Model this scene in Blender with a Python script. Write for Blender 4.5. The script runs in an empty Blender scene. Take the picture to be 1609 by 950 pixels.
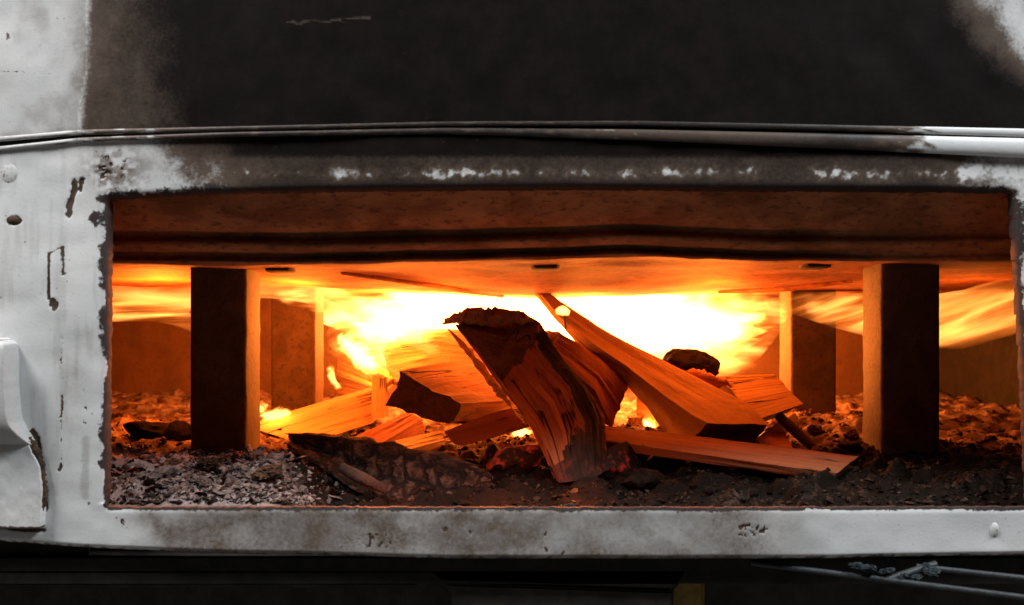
import bpy, bmesh, math, random
import numpy as np
from mathutils import Vector, Matrix
random.seed(7); RNG = np.random.default_rng(11)
S = bpy.context.scene
C = S.collection
# ------------------------------------------------------------------ camera
F, VX, VY, H = 1500.0, 812.0, 490.0, 0.60          # focal length / principal point in photo pixels, eye height
def P(px, py, d): return Vector(((px-VX)/F*d, d, H-(py-VY)/F*d))
cd = bpy.data.cameras.new('camera'); cam = bpy.data.objects.new('camera', cd); C.objects.link(cam)
cam.location = (0, 0, H); cam.rotation_euler = (math.radians(90), 0, 0)
cd.sensor_width = 36; cd.lens = 36*F/1609
cd.shift_x = (804.5-VX)/1609; cd.shift_y = (VY-475)/1609
cd.clip_start = 0.02; cd.clip_end = 100
cd.dof.use_dof = True; cd.dof.focus_distance = 0.86; cd.dof.aperture_fstop = 9.0
S.camera = cam
# ------------------------------------------------------------------ world, daylight lamps, exposure
w = bpy.data.worlds.new('World'); S.world = w; w.use_nodes = True
w.node_tree.nodes['Background'].inputs[0].default_value = (0.75, 0.80, 0.90, 1)
w.node_tree.nodes['Background'].inputs[1].default_value = 0.008
def area(name, loc, target, size, watts, col):
    l = bpy.data.lights.new(name, 'AREA'); l.shape = 'RECTANGLE'; l.size, l.size_y = size; l.energy = watts; l.color = col
    o = bpy.data.objects.new(name, l); C.objects.link(o); o.location = loc
    o.rotation_euler = (Vector(target)-Vector(loc)).to_track_quat('-Z', 'Y').to_euler()
area('window_light_left', (-1.25, 0.08, 2.2), (-0.3, 0.7, 0.55), (0.8, 0.5), 60, (1.0, 0.98, 0.965))
area('window_light_right', (1.45, 0.08, 2.2), (0.3, 0.7, 0.5), (0.8, 0.5), 60, (0.93, 0.965, 1.0))
FIRE = (1.0, 0.195, 0.018)
def fire_and_fill_lamp(px, py, d, watts, r=0.03, col=FIRE):
    l = bpy.data.lights.new('fire_and_fill_light', 'POINT'); l.energy = watts; l.color = col; l.shadow_soft_size = r
    o = bpy.data.objects.new('fire_and_fill_light', l); C.objects.link(o); o.location = P(px, py, d)
for a in ((640, 500, 1.22, 11.5, .05), (900, 497, 1.25, 12.0, .05), (1100, 503, 1.22, 7.0, .05), (470, 470, 1.0, 1.6, .03),
          (250, 480, .97, 1.9, .03), (1530, 500, .97, .18, .03), (1120, 478, .98, 1.0, .04), (700, 478, 1.0, .6, .04), (433, 642, .99, .25, .015), (1020, 668, 1.02, .4, .02),
          (820, 680, .97, .15, .015)): fire_and_fill_lamp(*a)
RED_FILL = (1.0, 0.20, 0.03)
for a in ((620, 768, .742, .07, .02), (780, 766, .748, .14, .02), (905, 770, .748, .16, .02)): fire_and_fill_lamp(*a, col=RED_FILL)     # added red fill lamps, lighting the apron and log fronts from below
S.view_settings.view_transform = 'Standard'; S.view_settings.look = 'None'
S.view_settings.exposure = 0; S.view_settings.gamma = 1; S.view_settings.use_curve_mapping = False
S.render.engine = 'CYCLES'
cy = S.cycles
cy.use_denoising = True
cy.max_bounces = 7; cy.diffuse_bounces = 4; cy.glossy_bounces = 2; cy.volume_bounces = 0; cy.transparent_max_bounces = 16
cy.volume_step_rate = 0.35; cy.volume_max_steps = 128
cy.sample_clamp_indirect = 4.0
# ------------------------------------------------------------------ numeric noise
def _h(ix, iy, iz, s):
    n = (ix*374761393 + iy*668265263 + iz*2147483647 + s*974634777) & 0xffffffff
    n = ((n ^ (n >> 13))*1274126177) & 0xffffffff
    n = (n ^ (n >> 16))*2246822519 & 0xffffffff
    return ((n ^ (n >> 15)) & 0xffffff)/float(0xffffff)
def vnoise(x, y, z=0.0, s=0):
    x = np.asarray(x, float); y = np.asarray(y, float); z = np.zeros_like(x)+z
    ix, iy, iz = (np.floor(v).astype(np.int64) for v in (x, y, z))
    fx, fy, fz = x-ix, y-iy, z-iz
    fx, fy, fz = (f*f*f*(f*(f*6-15)+10) for f in (fx, fy, fz))
    r = 0
    for a in (0, 1):
        for b in (0, 1):
            for c in (0, 1):
                r = r + _h(ix+a, iy+b, iz+c, s)*(fx if a else 1-fx)*(fy if b else 1-fy)*(fz if c else 1-fz)
    return r
def fbm(x, y, z=0.0, o=4, s=0):
    r, a, t = 0, 1.0, 0
    for k in range(o):
        r = r + a*vnoise(np.asarray(x)*2**k, np.asarray(y)*2**k, np.asarray(z)*2**k, s+k); t += a; a *= .5
    return r/t
def sst(a, b, x):
    t = np.clip((x-a)/(b-a), 0, 1); return t*t*(3-2*t)
# ------------------------------------------------------------------ node helpers
def new_mat(name):
    m = bpy.data.materials.new(name); m.use_nodes = True; nt = m.node_tree; nt.nodes.clear(); return m, nt
def nd(nt, typ, **kw):
    n = nt.nodes.new(typ)
    for k, v in kw.items():
        if k.startswith('_'): setattr(n, k[1:], v)
    for k, v in kw.items():
        if k.startswith('_'): continue
        key = int(k[1:]) if k[0] == 'i' and k[1:].isdigit() else k.replace('__', ' ')
        if isinstance(v, bpy.types.NodeSocket): nt.links.new(v, n.inputs[key])
        else: n.inputs[key].default_value = v
    return n
def mth(nt, op, a, b=0.0, c=0.0, clamp=False):
    n = nt.nodes.new('ShaderNodeMath'); n.operation = op; n.use_clamp = clamp
    for i, v in enumerate((a, b, c)):
        if isinstance(v, bpy.types.NodeSocket): nt.links.new(v, n.inputs[i])
        else: n.inputs[i].default_value = v
    return n.outputs[0]
def mixc(nt, f, a, b):
    n = nt.nodes.new('ShaderNodeMix'); n.data_type = 'RGBA'
    for i, v in ((0, f), (6, a), (7, b)):
        if isinstance(v, bpy.types.NodeSocket): nt.links.new(v, n.inputs[i])
        else: n.inputs[i].default_value = v if i == 0 else (*v, 1)
    return n.outputs[2]
def sstep(nt, x, a, b):
    n = nt.nodes.new('ShaderNodeMapRange'); n.interpolation_type = 'SMOOTHSTEP'
    nt.links.new(x, n.inputs[0]); n.inputs[1].default_value = a; n.inputs[2].default_value = b
    return n.outputs[0]
def noise(nt, vec, scale, detail=4, rough=.55, dist=0.0):
    return nd(nt, 'ShaderNodeTexNoise', Vector=vec, Scale=scale, Detail=detail, Roughness=rough, Distortion=dist).outputs['Fac']
def mapping(nt, vec, scale, loc=(0, 0, 0)):
    return nd(nt, 'ShaderNodeMapping', Vector=vec, Scale=scale, Location=loc).outputs[0]
def finish(m, nt, col, rough, height=None, bstr=.3, bdist=.002, spec=.4, metal=0.0, emis=None, estr=0.0):
    b = nd(nt, 'ShaderNodeBsdfPrincipled', Roughness=rough, Metallic=metal)
    
    if isinstance(spec, bpy.types.NodeSocket): nt.links.new(spec, b.inputs['Specular IOR Level'])
    else: b.inputs['Specular IOR Level'].default_value = spec
    if isinstance(col, bpy.types.NodeSocket): nt.links.new(col, b.inputs['Base Color'])
    else: b.inputs['Base Color'].default_value = (*col, 1)
    if height is not None:
        bp = nd(nt, 'ShaderNodeBump', Height=height, Strength=bstr, Distance=bdist); nt.links.new(bp.outputs[0], b.inputs['Normal'])
    if emis is not None:
        b.inputs['Emission Color'].default_value = (*emis, 1)
        if isinstance(estr, bpy.types.NodeSocket): nt.links.new(estr, b.inputs['Emission Strength'])
        else: b.inputs['Emission Strength'].default_value = estr
    o = nt.nodes.new('ShaderNodeOutputMaterial'); nt.links.new(b.outputs[0], o.inputs[0])
    return m
def pos(nt): return nd(nt, 'ShaderNodeNewGeometry').outputs['Position']
def objrand(nt): return nd(nt, 'ShaderNodeObjectInfo').outputs['Random']
# ------------------------------------------------------------------ materials
def make_paint(name='sooty_white_paint', glossy=False):
    m, nt = new_mat(name); p = pos(nt)
    at = nd(nt, 'ShaderNodeAttribute', _attribute_name='wear_shade'); sp = nd(nt, 'ShaderNodeSeparateColor', Color=at.outputs['Color'])
    soot, rust_shade, film = sp.outputs[0], sp.outputs[1], sp.outputs[2]  # soot and rust masks also carry painted shade and a bead highlight
    n1 = noise(nt, p, 55, 6, .62); n2 = noise(nt, p, 380, 4, .65); n3 = noise(nt, p, 14, 4, .6); n4 = noise(nt, p, 1300, 2, .6)
    base = mixc(nt, sstep(nt, n3, .35, .7), (.56, .575, .58), (.64, .645, .64))
    base = mixc(nt, mth(nt, 'MULTIPLY', sstep(nt, n1, .56, .74), .22), base, (.40, .37, .32))
    base = mixc(nt, mth(nt, 'MULTIPLY', sstep(nt, n2, .6, .72), .25), base, (.30, .28, .26))
    fl = mth(nt, 'MULTIPLY', film, mth(nt, 'ADD', .62, mth(nt, 'MULTIPLY', n2, .75)), clamp=True)
    fcol = mixc(nt, sstep(nt, n1, .4, .62), (.115, .085, .063), (.175, .152, .142))
    base = mixc(nt, fl, base, fcol)
    s = mth(nt, 'ADD', soot, mth(nt, 'MULTIPLY', mth(nt, 'SUBTRACT', n1, .5), .26))
    s = mth(nt, 'ADD', s, mth(nt, 'MULTIPLY', mth(nt, 'SUBTRACT', n2, .5), .30))
    brown = sstep(nt, s, .18, .50); black = sstep(nt, s, .42, .92)
    base = mixc(nt, brown, base, (.074, .049, .034))
    sc = mixc(nt, sstep(nt, n1, .42, .66), (.0062, .0044, .0042), (.0095, .0067, .0062))
    base = mixc(nt, black, base, sc)
    fg = mth(nt, 'ADD', mth(nt, 'SUBTRACT', 1.0, at.outputs['Alpha']), mth(nt, 'ADD', mth(nt, 'MULTIPLY', mth(nt, 'SUBTRACT', n2, .5), 1.1), mth(nt, 'MULTIPLY', mth(nt, 'SUBTRACT', n1, .5), .5)))
    base = mixc(nt, sstep(nt, fg, .42, .72), base, mixc(nt, n1, (.020, .013, .012), (.045, .034, .032)))
    r = sstep(nt, mth(nt, 'ADD', rust_shade, mth(nt, 'MULTIPLY', mth(nt, 'SUBTRACT', n2, .5), .9)), .40, .55)
    base = mixc(nt, r, base, mixc(nt, n1, (.030, .020, .015), (.085, .050, .030)))
    rough = mth(nt, 'ADD', .34 if glossy else .5, mth(nt, 'MULTIPLY', n1, .35))
    spec = .4 if glossy else mth(nt, 'SUBTRACT', .32, mth(nt, 'MULTIPLY', black, .27))
    h = mth(nt, 'ADD', mth(nt, 'MULTIPLY', n2, .6), mth(nt, 'ADD', mth(nt, 'MULTIPLY', n4, .3), mth(nt, 'MULTIPLY', n1, .8)))
    h = mth(nt, 'SUBTRACT', h, mth(nt, 'MULTIPLY', r, .5))
    return finish(m, nt, base, rough, h, .20, .0010, spec)
def make_rust(name, a, b, c, bump=.5, scale=1.0, rough=.75, stretch=(1, 1, 1)):
    m, nt = new_mat(name); p = mapping(nt, pos(nt), stretch)
    n1 = noise(nt, p, 22*scale, 6, .62, .4); n2 = noise(nt, p, 150*scale, 5, .65); n3 = noise(nt, p, 520*scale, 3, .6)
    col = mixc(nt, sstep(nt, n1, .36, .64), a, b)
    col = mixc(nt, mth(nt, 'MULTIPLY', sstep(nt, n2, .52, .68), .8), col, c)
    h = mth(nt, 'ADD', n2, mth(nt, 'MULTIPLY', n3, .5))
    return finish(m, nt, col, rough, h, bump, .002, .25)
def make_wood(name, light, dark, char, rings=False, ember=0.0):
    m, nt = new_mat(name); uv = nd(nt, 'ShaderNodeUVMap', _uv_map='grain').outputs[0]; r = objrand(nt); p = pos(nt)
    off = nd(nt, 'ShaderNodeCombineXYZ', X=mth(nt, 'MULTIPLY', r, 37.0), Y=mth(nt, 'MULTIPLY', r, 11.0)).outputs[0]
    v = nd(nt, 'ShaderNodeVectorMath', _operation='ADD', i0=uv, i1=off).outputs[0]
    if rings:
        g1 = noise(nt, mapping(nt, v, (60, 60, 60)), 1, 5, .6, .6); g2 = noise(nt, mapping(nt, v, (420, 420, 1)), 1, 3, .6)
        wv = nd(nt, 'ShaderNodeTexWave', Vector=mapping(nt, uv, (1, 1, 1)), Scale=95.0, Distortion=3.0, Detail=3.0, Detail__Scale=1.2, _wave_type='RINGS').outputs['Fac']
        g1 = mth(nt, 'ADD', mth(nt, 'MULTIPLY', g1, .94), mth(nt, 'MULTIPLY', wv, .04))
    else:
        g1 = noise(nt, mapping(nt, v, (75, 3.2, 1)), 1, 5, .62, .35); g2 = noise(nt, mapping(nt, v, (420, 9, 1)), 1, 4, .6)
        wv = nd(nt, 'ShaderNodeTexWave', Vector=mapping(nt, v, (1, .07, 1)), Scale=42.0, Distortion=5.0, Detail=3.0, Detail__Scale=1.0).outputs['Fac']
        g1 = mth(nt, 'ADD', mth(nt, 'MULTIPLY', g1, .93), mth(nt, 'MULTIPLY', wv, .06))
    g = mth(nt, 'ADD', mth(nt, 'MULTIPLY', g1, .7), mth(nt, 'MULTIPLY', g2, .3))
    col = mixc(nt, sstep(nt, g, .34, .64), dark, light)
    ck = noise(nt, mapping(nt, v, (26, 26, 1) if rings else (30, 1.6, 1)), 1, 3, .6, .6)
    ck = sstep(nt, mth(nt, 'ABSOLUTE', mth(nt, 'SUBTRACT', ck, .5)), .012, .0)
    ck = mth(nt, 'MULTIPLY', ck, sstep(nt, noise(nt, p, 30, 2), .46, .58))
    fib = sstep(nt, g2, .60, .72)
    col = mixc(nt, mth(nt, 'MULTIPLY', fib, .55), col, tuple(x*.45 for x in dark))
    c1 = noise(nt, p, 17, 5, .62); c2 = noise(nt, p, 130, 4, .65)
    c1 = mth(nt, 'ADD', c1, mth(nt, 'MULTIPLY', nd(nt, 'ShaderNodeAttribute', _attribute_name='burn').outputs['Fac'], .20))
    cm = sstep(nt, mth(nt, 'ADD', mth(nt, 'MULTIPLY', c1, .75), mth(nt, 'MULTIPLY', c2, .25)), .80-char*.62, .92-char*.62)
    col = mixc(nt, cm, col, mixc(nt, c2, (.012, .009, .008), (.045, .030, .024)))
    col = mixc(nt, mth(nt, 'MULTIPLY', ck, .9), col, (.02, .012, .009))
    h = mth(nt, 'SUBTRACT', mth(nt, 'ADD', g, mth(nt, 'MULTIPLY', c2, .35)), mth(nt, 'MULTIPLY', ck, .8))
    em = None; es = 0.0
    if ember:
        em = (1.0, .05, .015); es = mth(nt, 'MULTIPLY', sstep(nt, mth(nt, 'ADD', mth(nt, 'MULTIPLY', c1, .5), mth(nt, 'MULTIPLY', c2, .5)), .54, .68), ember)
    return finish(m, nt, col,   .82, h, 1.0, .0035, .15, 0, em, es)
def make_ash():
    m, nt = new_mat('ash'); p = pos(nt)
    at = nd(nt, 'ShaderNodeAttribute', _attribute_name='pale').outputs['Fac']
    n1 = noise(nt, p, 45, 6, .65, .6); n2 = noise(nt, p, 230, 5, .7); n3 = noise(nt, p, 14, 4, .6)
    t = mth(nt, 'ADD', at, mth(nt, 'MULTIPLY', mth(nt, 'SUBTRACT', n1, .5), 1.5))
    t = mth(nt, 'ADD', t, mth(nt, 'MULTIPLY', mth(nt, 'SUBTRACT', n2, .5), .7))
    col = mixc(nt, sstep(nt, t, .15, .75), (.011, .007, .005), (.13, .078, .058))
    col = mixc(nt, sstep(nt, t, .62, 1.0), col, mixc(nt, sstep(nt, n3, .4, .6), (.34, .235, .205), (.25, .205, .20)))
    h = mth(nt, 'ADD', n1, mth(nt, 'MULTIPLY', n2, .6))
    return finish(m, nt, col, .95, h, .9, .005, .08)
def make_plain(name, a, b, rough=.7, scale=90, bump=.3, spec=.12, metal=0.0):
    m, nt = new_mat(name); p = pos(nt); n1 = noise(nt, p, scale, 6, .65)
    return finish(m, nt, mixc(nt, sstep(nt, n1, .35, .65), a, b), rough, n1, bump, .002, spec, metal)
def make_flakes(name, dark, mid, pale, lo, hi):
    m, nt = new_mat(name); p = pos(nt); n1 = noise(nt, p, 160, 4, .65); ri = nd(nt, 'ShaderNodeNewGeometry').outputs['Random Per Island']
    t = mth(nt, 'ADD', mth(nt, 'MULTIPLY', ri, .8), mth(nt, 'MULTIPLY', n1, .2))
    col = mixc(nt, sstep(nt, t, .1, .45), dark, mid); col = mixc(nt, sstep(nt, t, lo, hi), col, pale)
    return finish(m, nt, col, .95, n1, .8, .002, .04)
def make_ember(name, e):
    m, nt = new_mat(name); p = pos(nt); n1 = noise(nt, p, 30, 3, .55); n2 = noise(nt, p, 160, 4, .6)
    f = sstep(nt, mth(nt, 'ADD', mth(nt, 'MULTIPLY', n1, .6), mth(nt, 'MULTIPLY', n2, .4)), .50, .66)
    return finish(m, nt, mixc(nt, n2, (.018, .013, .011), (.05, .035, .03)), .9, n2, .8, .003, .1, 0, (1, .045, .015), mth(nt, 'MULTIPLY', f, e))
def make_flame(name, strength, stretch=(7, 26, 42), lo=.36, hi=.66, floor=.06, tilt=0.0, col=(1.0, .38, .075), edge=(1.0, .20, .018), fall=(.0, .6)):
    m, nt = new_mat(name); tc = nd(nt, 'ShaderNodeTexCoord')
    v = nd(nt, 'ShaderNodeMapping', Vector=pos(nt), Rotation=(0, tilt, 0)).outputs[0]
    v = mapping(nt, v, stretch)
    n = noise(nt, v, 1.0, 4, .58, 1.4)
    c = nd(nt, 'ShaderNodeVectorMath', _operation='MULTIPLY_ADD', i0=tc.outputs['Generated'], i1=(2, 2, 2), i2=(-1, -1, -1)).outputs[0]
    ln = nd(nt, 'ShaderNodeVectorMath', _operation='LENGTH', i0=c).outputs['Value']
    fa = sstep(nt, mth(nt, 'SUBTRACT', 1.0, ln), fall[0], fall[1])
    # ragged edge: the noise eats into the flame from its rim, the core stays solid
    f = sstep(nt, mth(nt, 'ADD', mth(nt, 'MULTIPLY', fa, 1.0), mth(nt, 'MULTIPLY', mth(nt, 'SUBTRACT', n, .5), 2.6)), lo, hi)
    e = mth(nt, 'MULTIPLY', mth(nt, 'ADD', mth(nt, 'MULTIPLY', f, 1-floor), mth(nt, 'MULTIPLY', fa, floor)), strength)
    em = nd(nt, 'ShaderNodeEmission', Color=mixc(nt, f, edge, col), Strength=e)
    o = nt.nodes.new('ShaderNodeOutputMaterial'); nt.links.new(em.outputs[0], o.inputs['Volume'])
    return m
RUSTY = make_rust('rusty_weld', (.045, .028, .018), (.12, .066, .036), (.02, .013, .010), .9, 3.0, .9)
PAINT = make_paint(); PAINT_BEAD = make_paint('sooty_bead_paint', True)
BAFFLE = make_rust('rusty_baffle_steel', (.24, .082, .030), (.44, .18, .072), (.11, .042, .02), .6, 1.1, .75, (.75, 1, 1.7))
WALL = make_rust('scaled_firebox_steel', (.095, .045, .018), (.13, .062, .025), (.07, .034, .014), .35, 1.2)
POST = make_rust('scaled_post_steel', (.052, .030, .017), (.082, .050, .029), (.030, .017, .010), .4, 1.6)
WOOD = make_wood('split_wood', (.48, .28, .135), (.30, .155, .066), .07)
WOOD_PALE = make_wood('pale_split_wood', (.56, .37, .19), (.40, .23, .10), .0)
WOOD_RED = make_wood('scorched_wood', (.34, .125, .055), (.24, .085, .038), .19)
WOOD_DARK = make_wood('charring_wood', (.13, .062, .036), (.055, .028, .018), .55)
WOOD_CHAR = make_wood('charred_wood', (.06, .033, .024), (.025, .016, .012), .75, ember=.10)
END_DARK = make_wood('end_grain', (.14, .075, .05), (.07, .04, .028), .22, True)
END_BROWN = make_wood('end_grain_brown', (.28, .15, .085), (.15, .075, .04), .15, True)
BARK = make_rust('bark', (.17, .085, .045), (.30, .16, .08), (.05, .025, .015), 1.0, 3.0, .95)
BARK_DARK = make_rust('charred_bark', (.035, .018, .012), (.085, .042, .026), (.012, .008, .006), 1.0, 3.0, .95)
BARK_PALE = make_rust('frayed_bark', (.40, .25, .13), (.50, .34, .19), (.16, .08, .04), 1.0, 3.0, .95)
def make_crackle():
    m, nt = new_mat('alligator_char'); p = pos(nt); uv = nd(nt, 'ShaderNodeUVMap', _uv_map='grain').outputs[0]
    n2 = noise(nt, p, 120, 5, .65)
    vv = nd(nt, 'ShaderNodeVectorMath', _operation='ADD', i0=mapping(nt, uv, (110, 70, 1)), i1=nd(nt, 'ShaderNodeCombineXYZ', X=n2, Y=n2).outputs[0]).outputs[0]
    vo = nd(nt, 'ShaderNodeTexVoronoi', Vector=vv, Scale=1.0, _feature='DISTANCE_TO_EDGE').outputs['Distance']
    cr = sstep(nt, vo, .0, .16)
    col = mixc(nt, cr, (.008, .006, .005), mixc(nt, sstep(nt, n2, .4, .65), (.018, .009, .006), (.095, .044, .027)))
    return finish(m, nt, col, .85, mth(nt, 'ADD', cr, n2), 1.0, .004, .12)
CRACKLE = make_crackle()
ASH = make_ash()
CHAR = make_plain('charcoal', (.006, .004, .0035), (.018, .011, .008), .9, 160, .9, .04)
PALEASH = make_plain('ash_crust', (.05, .035, .03), (.24, .175, .155), .95, 120, .9, .05)
BROWNASH = make_plain('brown_ash_crust', (.03, .018, .012), (.13, .07, .042), .95, 120, .9, .05)
PALEFLAKE = make_flakes('pale_ash_flakes', (.02, .013, .011), (.15, .105, .092), (.34, .265, .245), .6, .95)
BROWNFLAKE = make_flakes('brown_ash_flakes', (.012, .007, .005), (.035, .020, .014), (.12, .078, .06), .75, 1.0)
EMBER = make_ember('glowing_ember', .32)
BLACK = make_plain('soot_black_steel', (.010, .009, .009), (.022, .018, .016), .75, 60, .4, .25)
DARKST = make_plain('dark_base_steel', (.022, .018, .016), (.05, .040, .034), .7, 40, .4, .3)
YELLOW = make_plain('ochre_brick', (.20, .13, .035), (.30, .19, .05), .8, 110, .4, .2)
ROD = make_plain('grey_steel_rod', (.014, .018, .020), (.028, .034, .037), .55, 140, .5, .4)
CLINK = make_plain('pale_clinker', (.012, .016, .018), (.04, .05, .055), .9, 150, .9, .1)
FLOOR = make_plain('dusty_concrete', (.10, .095, .088), (.17, .16, .15), .9, 12, .4, .2)
NAIL = make_plain('iron_nail_steel', (.03, .022, .018), (.07, .045, .03), .6, 200, .2, .4)
# ------------------------------------------------------------------ object helpers
def link(name, me, mat=None, parent=None, smooth=True, sharp=None):
    o = bpy.data.objects.new(name, me); C.objects.link(o)
    if mat is not None: me.materials.append(mat)
    if smooth: me.polygons.foreach_set('use_smooth', [True]*len(me.polygons))
    if sharp: me.set_sharp_from_angle(angle=math.radians(sharp))
    if parent is not None: o.parent = parent
    return o
def tag(o, label=None, cat=None, group=None, kind=None):
    if label: o['label'] = label
    if cat: o['category'] = cat
    if group: o['group'] = group
    if kind: o['kind'] = kind
    return o
def empty(name, loc=(0, 0, 0)):
    o = bpy.data.objects.new(name, None); C.objects.link(o); o.location = loc; o.empty_display_size = .02; return o
def pymesh(name, V, Fc):
    me = bpy.data.meshes.new(name); me.from_pydata([tuple(v) for v in V], [], Fc); me.update(); return me
def attach(o, parent):                     # parent at its place without moving the child
    o.parent = parent; o.matrix_parent_inverse = Matrix.Translation(-Vector(parent.location)); return o
def fix_normals(me):
    bm = bmesh.new(); bm.from_mesh(me); bmesh.ops.recalc_face_normals(bm, faces=bm.faces); bm.to_mesh(me); bm.free()
def colattr(me, name, arr):
    a = me.attributes.new(name, 'FLOAT_COLOR', 'POINT'); a.data.foreach_set('color', np.ascontiguousarray(arr, np.float32).ravel())
def box(name, lo, hi, mat, parent=None, bev=.002):
    bm = bmesh.new(); bmesh.ops.create_cube(bm, size=1)
    for v in bm.verts: v.co = Vector([lo[i]+(v.co[i]+.5)*(hi[i]-lo[i]) for i in range(3)])
    if bev: bmesh.ops.bevel(bm, geom=bm.edges[:], offset=bev, segments=2, affect='EDGES')
    me = bpy.data.meshes.new(name); bm.to_mesh(me); bm.free(); return link(name, me, mat, parent, True, 40)
def catmull(pts, n):
    p = np.array([tuple(q) for q in pts], float)
    if len(p) == 2: return np.array([p[0]+(p[1]-p[0])*t for t in np.linspace(0, 1, n)])
    q = np.vstack([2*p[0]-p[1], p, 2*p[-1]-p[-2]]); out = []
    for t in np.linspace(0, len(p)-1, n):
        i = min(int(t), len(p)-2); f = t-i; a, b, c, d = q[i], q[i+1], q[i+2], q[i+3]
        out.append(.5*((2*b)+(-a+c)*f+(2*a-5*b+4*c-d)*f*f+(-a+3*b-3*c+d)*f**3))
    return np.array(out)
def tube(name, pts, rad, mat, parent=None, n=60, k=10, squash=1.0, cap=True):
    path = catmull(pts, n); r = np.interp(np.linspace(0, 1, n), np.linspace(0, 1, len(rad)), rad)
    V, Fc = [], []
    for i in range(n):
        t = Vector(path[min(i+1, n-1)]-path[max(i-1, 0)]).normalized()
        up = Vector((0, 0, 1)) if abs(t.z) < .9 else Vector((1, 0, 0))
        s = t.cross(up).normalized(); u = s.cross(t)
        for j in range(k):
            a = 2*math.pi*j/k; V.append(Vector(path[i])+s*(math.cos(a)*r[i]*squash)+u*(math.sin(a)*r[i]))
    for i in range(n-1):
        for j in range(k): Fc.append((i*k+j, i*k+(j+1) % k, (i+1)*k+(j+1) % k, (i+1)*k+j))
    if cap: Fc += [tuple(range(k)), tuple(range((n-1)*k, n*k))]
    me = pymesh(name, V, Fc); fix_normals(me)
    return link(name, me, mat, parent, True, 60)
# ------------------------------------------------------------------ curves of the stove front, in photo pixels on the plane D
D = 0.70
BX = [-250, 0, 130, 350, 700, 1000, 1300, 1609, 1860]
B1 = [248, 219, 208, 203, 195, 194, 201, 209, 226]       # upper bead
B2 = [270, 234, 220, 212, 206, 212, 222, 233, 252]       # lower bead
BR2 = [3, 3.5, 3.5, 4, 5, 8.5, 12, 15.5, 18]
EB = [838, 858, 868, 876, 884, 885, 884, 879, 868]       # lower edge of the front
f1 = lambda x: np.interp(x, BX, B1); f2 = lambda x: np.interp(x, BX, B2); fe = lambda x: np.interp(x, BX, EB)
OPL, OPR, OPT, OPB = 166, 1596, 303, 797
def opening_sdf(x, y):
    l = np.interp(y, [300, 500, 800], [168, 167, 164]); r = np.interp(y, [300, 440, 800], [1594, 1604, 1622])
    t = np.interp(x, [160, 300, 500, 900, 1600], [312, 304, 299, 296, 301]); b = OPB
    cx, cyy = (l+r)/2, (t+b)/2; rad = 9
    qx, qy = np.abs(x-cx)-(r-l)/2+rad, np.abs(y-cyy)-(b-t)/2+rad
    return np.hypot(np.maximum(qx, 0), np.maximum(qy, 0))+np.minimum(np.maximum(qx, qy), 0)-rad
def ell(x, y, cx, cyy, rx, ry): return np.hypot((x-cx)/rx, (y-cyy)/ry)
def seg(x, y, a, b, w):
    ax, ay = a; bx, by = b; t = np.clip(((x-ax)*(bx-ax)+(y-ay)*(by-ay))/((bx-ax)**2+(by-ay)**2), 0, 1)
    return np.hypot(x-ax-t*(bx-ax), y-ay-t*(by-ay))/w
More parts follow.
